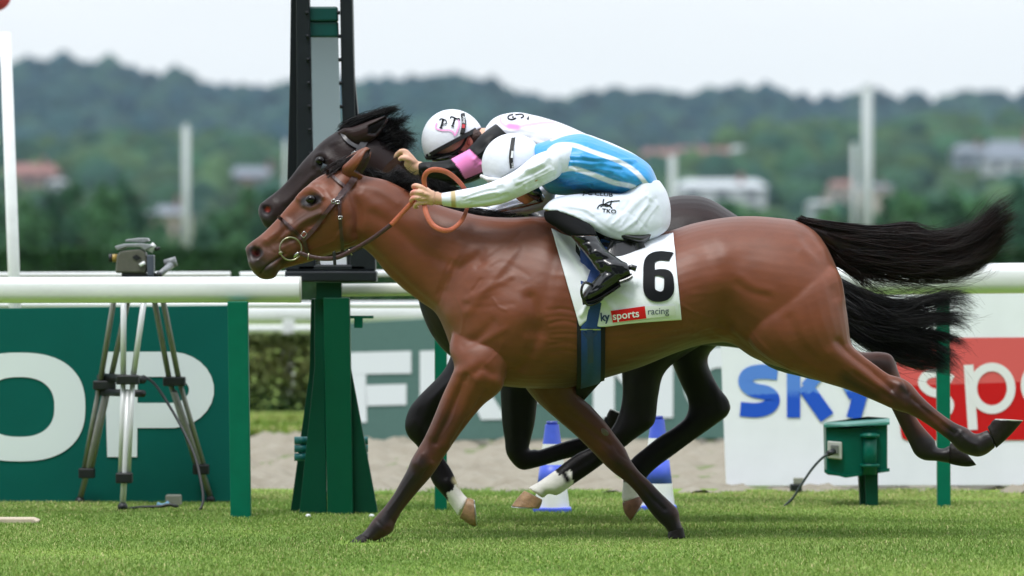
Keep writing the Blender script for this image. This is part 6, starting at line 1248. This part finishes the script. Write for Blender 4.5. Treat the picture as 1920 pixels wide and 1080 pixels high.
# saddle
sd = empty('saddle', (float(P(1150, 440, DB)[0]), DB, float(P(1150, 430, DB)[2])), 'small black racing saddle with a blue stirrup strap under the rider in blue', 'saddle')
V, Fc = loft([(1085,405,1090,440,.14,0),(1120,418,1120,448,.19,0),(1170,428,1168,458,.23,0),(1200,430,1200,466,.22,0),(1222,426,1220,450,.17,0)], DB, 28, 5); mk('seat', V, Fc, mat('saddle_leather', S(16, 17, 20), rough=.3, coat=.3), sd)
mb = MB(); strap(mb, [(1128, 452), (1150, 468), (1175, 466), (1208, 456)], 26, SC, .012, .006); mb.build('flap', mat('saddle_leather', S(16, 17, 20)), sd)
mb = MB(); strap(mb, [(1135, 450), (1128, 470), (1118, 500), (1108, 530)], 17, SC, .016, .004); mb.build('stirrup_strap', M_navy, sd)
mb = MB(); mb.tube([P(x, y, DB - .40 + z) for x, y, z in dense([(1110,534,.02),(1096,530,.0),(1090,545,-.01),(1094,562,0),(1104,572,.02),(1122,566,.04),(1132,556,.05)], 4)], .005, 8); mb.tube([P(x, y, DB - .30 + z) for x, y, z in dense([(1110,534,-.08),(1122,540,.02),(1128,552,.03),(1132,556,-.05)], 4)], .005, 8); mb.build('stirrup', M_boot, sd, True)
# girth all the way round
gi = empty('girth', (float(P(1106, 720, DB)[0]), DB, float(P(1106, 726, DB)[2])), 'blue elastic girth over a black pad round the belly of the bay', 'girth')
mb = MB(); band(mb, (1104, 430), (1107, 726), DB, 52, SB, .003, 72, .006); mb.build('pad', mat('black_felt', S(18, 18, 20), rough=.9, bump=.3, bscale=200), gi, True)
mb = MB(); band(mb, (1104, 430), (1107, 726), DB, 36, SB, .010, 72, .005); mb.build('webbing', M_navy, gi, True)
SG = Surf(*[(lambda o: (np.array([o.matrix_world @ v.co for v in o.data.vertices]) + 0 * offs(gi), np.array([list(f.vertices) for f in o.data.polygons])))(gi.children[-1])][0], DB) if False else SB
mb = MB(); strap(mb, [(1106, 618), (1107, 660), (1107, 705)], 11, SB, .018, .003); mb.build('buckle_strap', mat('navy_leather', S(16, 44, 104), rough=.3, coat=.3), gi)
mb = MB(); strap(mb, [(1093, 622), (1106, 640), (1106, 660)], 5, SB, .0175, .003); mb.build('buckle_strap', mat('navy_leather', S(16, 44, 104)), gi)
mb = MB(); strap(mb, [(1119, 622), (1107, 640), (1107, 660)], 5, SB, .0172, .003); mb.build('buckle_strap', mat('navy_leather', S(16, 44, 104)), gi)
mb = MB(); strap(mb, [(1088, 618), (1126, 618)], 2.2, SB, .0185, .002); mb.build('keeper', M_steel, gi)
mb = MB(); strap(mb, [(1108, 615), (1118, 560), (1122, 520)], 22, SB, .014, .003); mb.build('girth_strap', M_navy, gi)
# bridle
bd = empty('bridle', (float(P(620, 400, DB)[0]), DB, float(P(620, 400, DB)[2])), 'brown leather bridle with a brass ring bit on the bay horse', 'bridle')
def part_strap(nm, pts, w_, off=.004, m=None, par=None, th=.005, surf=None):
    mb = MB(); strap(mb, pts, w_, surf or SB, off, th, 2.); return mb.build(nm, m or M_leather, par or bd)
mb = MB(); band(mb, (519, 404), (548, 506), DB, 7, SB, .003, 48, .006)
bpy.data.meshes  # noseband is laid slanted: build it as straps on the near side and a band over the nose
mb = MB(); V_ = None
part_strap('noseband', [(521,405),(530,413),(541,423),(552,433),(562,443),(568,448)], 6.5, .004)
part_strap('noseband', [(522,406),(532,415),(545,427),(558,440)], 3, .009)
part_strap('browband', [(613,319),(622,328),(634,339),(648,350),(653,354)], 5.5, .005)
part_strap('headpiece', [(668,326),(662,338),(653,350),(644,360),(638,368)], 12, .006)
ck = part_strap('cheekpiece', [(652,348),(640,365),(626,380),(608,403),(592,425),(577,442),(566,452)], 8, .010)
part_strap('cheekpiece', [(650,356),(636,372),(622,388),(604,410),(588,430),(572,450),(574,468),(580,484)], 6, .005)
part_strap('throat_lash', [(640,362),(637,376),(637,395),(638,415),(640,440),(642,462),(642,474)], 6.5, .006)
part_strap('noseband', [(570,450),(574,462),(578,476),(584,488)], 6, .004)
def buckle(x, y, a, s_, m=M_steel, surf=SB, off=.018):
    c, _ = surf.hit(x, y, off); mb = MB(); ca, sa = math.cos(math.radians(a)), math.sin(math.radians(a)); k = s_ * .002
    pts = [c + np.array([(u * ca - v * sa) * k, 0, (u * sa + v * ca) * k]) for u, v in ((-1, -.8), (1, -.8), (1, .8), (-1, .8), (-1, -.8))]
    mb.tube(np.array(dense([p[:3] for p in pts][:2], .004).tolist() + dense(pts[1:3], .004).tolist() + dense(pts[2:4], .004).tolist() + dense(pts[3:5], .004).tolist()), .0016, 6); return mb.build('buckle', m, bd, True)
buckle(570, 440, 50, 5); buckle(625, 377, 30, 3.4); buckle(633, 379, 10, 3.4); buckle(638, 408, 0, 3.4); 
mb = MB(); c, _ = SB.hit(545, 456, .02); cx, cy = 545, 466
Dr_ = float(c[1]) - .004
ringp = [P(x, y, Dr_ + .0004 * (x - 545)) for x, y in arc(545, 466.5, 20.5, 21.5, 0, 360, 49)]
mb.tube(ringp, .0031, 8, cap=False); mb.build('bit_ring', M_brass, bd, True)
mb = MB(); mb.ell(P(526, 474, Dr_ - .004), (.008, .008, .008), 14, 10); mb.build('bit_stud', M_brass, bd, True)
mb = MB(); mb.tube([P(560, 474, Dr_), P(552, 480, DB - .05), P(552, 480, DB + .05)], .006, 10); mb.build('bit_mouthpiece', M_steel, bd, True)
mb = MB(); mb.tube([P(x, y, DB + .06) for x, y in arc(545, 466.5, 20.5, 21.5, 0, 360, 33)], .0042, 8, cap=False); mb.build('bit_ring', M_brass, bd, True)
# reins
rn = empty('reins', (float(P(700, 440, DB)[0]), DB, float(P(700, 440, DB)[2])), 'brown and tan reins from the bit ring to the blue rider\'s hand', 'reins')
def ribbon(nm, pts3, w_, th, m, par):
    p = dense(pts3, 3); W = np.array([P(x, y, DB + z) for x, y, z in p]); T = np.gradient(W, axis=0); T /= np.linalg.norm(T, axis=1)[:, None]
    up = np.cross(T, [0, 1, 0]); up /= np.linalg.norm(up, axis=1)[:, None]; ot = np.cross(T, up); ww = np.broadcast_to(w_, (len(p),)) / 2 / F * DB
    V = []; n = len(p)
    for i in range(n):
        for a, b in ((1, .35), (.8, 1), (-.8, 1), (-1, .35), (-1, -.35), (-.8, -1), (.8, -1), (1, -.35)): V.append(W[i] + up[i] * ww[i] * a + ot[i] * th * b)
    Fc = [(i * 8 + j, i * 8 + (j + 1) % 8, (i + 1) * 8 + (j + 1) % 8, (i + 1) * 8 + j) for i in range(n - 1) for j in range(8)] + [tuple(range(8)), tuple((n - 1) * 8 + j for j in range(8))]
    mb = MB(); mb.add(V, Fc); return mb.build(nm, m, par, True)
ribbon('leather_rein', [(561,474,-.085),(580,481,-.09),(605,485,-.10),(632,483,-.12),(660,470,-.125),(700,446,-.135),(735,420,-.14)], 8.5, .003, M_leather, rn)
ribbon('rubber_grip', [(733,422,-.141),(748,406,-.145),(765,388,-.155),(778,374,-.165)], [9], .0035, M_tan, rn)
mb = MB(); lp = dense([(797,352,-.19),(795,335,-.20),(801,323,-.21),(815,318,-.215),(838,323,-.20),(860,340,-.16),(874,360,-.13),(877,382,-.13),(868,410,-.18),(850,428,-.21),(832,432,-.23),(812,422,-.22),(800,402,-.205),(795,380,-.185)], 3)
ribbon('rubber_grip', lp[::2], 8.5 + 1.2 * np.sin(np.linspace(0, 9, len(dense(lp[::2], 3)))), .0038, M_tan, rn)
mb = MB(); mb.prism([(623,472),(629,471),(631,497),(625,498)], DB - .125, DB - .118); mb.build('martingale_stop', mat('black_rubber', S(20, 20, 22), rough=.5), rn, bevel=.002)
for x, y, a in ((578, 481, 80), (657, 473, 120)):
    mb = MB(); c = P(x, y, DB - .125); d = np.array([math.cos(math.radians(a)), 0, math.sin(math.radians(a))]) * .013; mb.tube([c - d, c + d], .0022, 8); mb.build('keeper_ring', M_brass, rn, True)
ribbon('leather_rein', [(560,474,.085),(600,480,.09),(660,470,.12),(740,430,.13),(800,400,.12),(846,388,.1)], 8, .003, M_leather, rn)
# ======== tack of the black horse
bd2 = empty('bridle', (float(P(660, 300, DK2)[0]), DK2, float(P(660, 300, DK2)[2])), 'dark leather bridle with sheepskin cheek roll on the black horse', 'bridle')
M_dl = mat('dark_leather', S(52, 50, 54), rough=.35, noise=.15, nscale=50)
for nm, pts, w_, off in (('browband', [(638,243),(645,256),(656,267),(668,274),(676,278)], 6.5, .006), ('headpiece', [(688,258),(682,268),(675,280),(668,290),(660,302)], 12, .006), ('cheekpiece', [(668,286),(655,300),(640,318),(625,336)], 8, .008)):
    mb = MB(); strap(mb, pts, w_, SK, off, .005, 2.); mb.build(nm, M_dl, bd2)
mb = MB(); mb.tube([P(603, 313, DK2 - .12), P(616, 318, DK2 - .118), P(630, 324, DK2 - .112)], [.016, .014, .012], 14); mb.build('cheek_roll', mat('slate_fleece', S(46, 56, 62), rough=.8, bump=.5, bscale=200), bd2, True)
buckle(664, 288, 40, 4, M_steel, SK, .018); o = bpy.context.scene.objects[[x.name for x in bpy.data.objects if x.name.startswith('buckle')][-1]]
rn2 = empty('reins', (float(P(730, 320, DK2)[0]), DK2, float(P(730, 320, DK2)[2])), 'dark brown reins held in the fist of the rider in white and pink', 'reins')
def rib2(pts, w_):
    p = dense(pts, 3); W = [P(x, y, DK2 + z) for x, y, z in p]; V = []; r_ = w_ / 2 / F * DK2; n = len(p); W = np.array(W); T = np.gradient(W, axis=0); T /= np.linalg.norm(T, axis=1)[:, None]; up = np.cross(T, [0, 1, 0]); up /= np.linalg.norm(up, axis=1)[:, None]
    for i in range(n): V += [W[i] + up[i] * r_ + [0, -.003, 0], W[i] - up[i] * r_ + [0, -.003, 0], W[i] - up[i] * r_ + [0, .003, 0], W[i] + up[i] * r_ + [0, .003, 0]]
    mb = MB(); mb.add(V, [(i * 4 + j, i * 4 + (j + 1) % 4, (i + 1) * 4 + (j + 1) % 4, (i + 1) * 4 + j) for i in range(n - 1) for j in range(4)] + [(0, 1, 2, 3), ((n - 1) * 4 + 3, (n - 1) * 4 + 2, (n - 1) * 4 + 1, (n - 1) * 4)]); return mb.build('leather_rein', M_leather, rn2)
rib2([(748,300,-.165),(738,306,-.16),(728,316,-.155),(720,328,-.15)], 14); rib2([(752,304,-.13),(765,318,-.13),(778,328,-.12),(800,345,-.12)], 11)
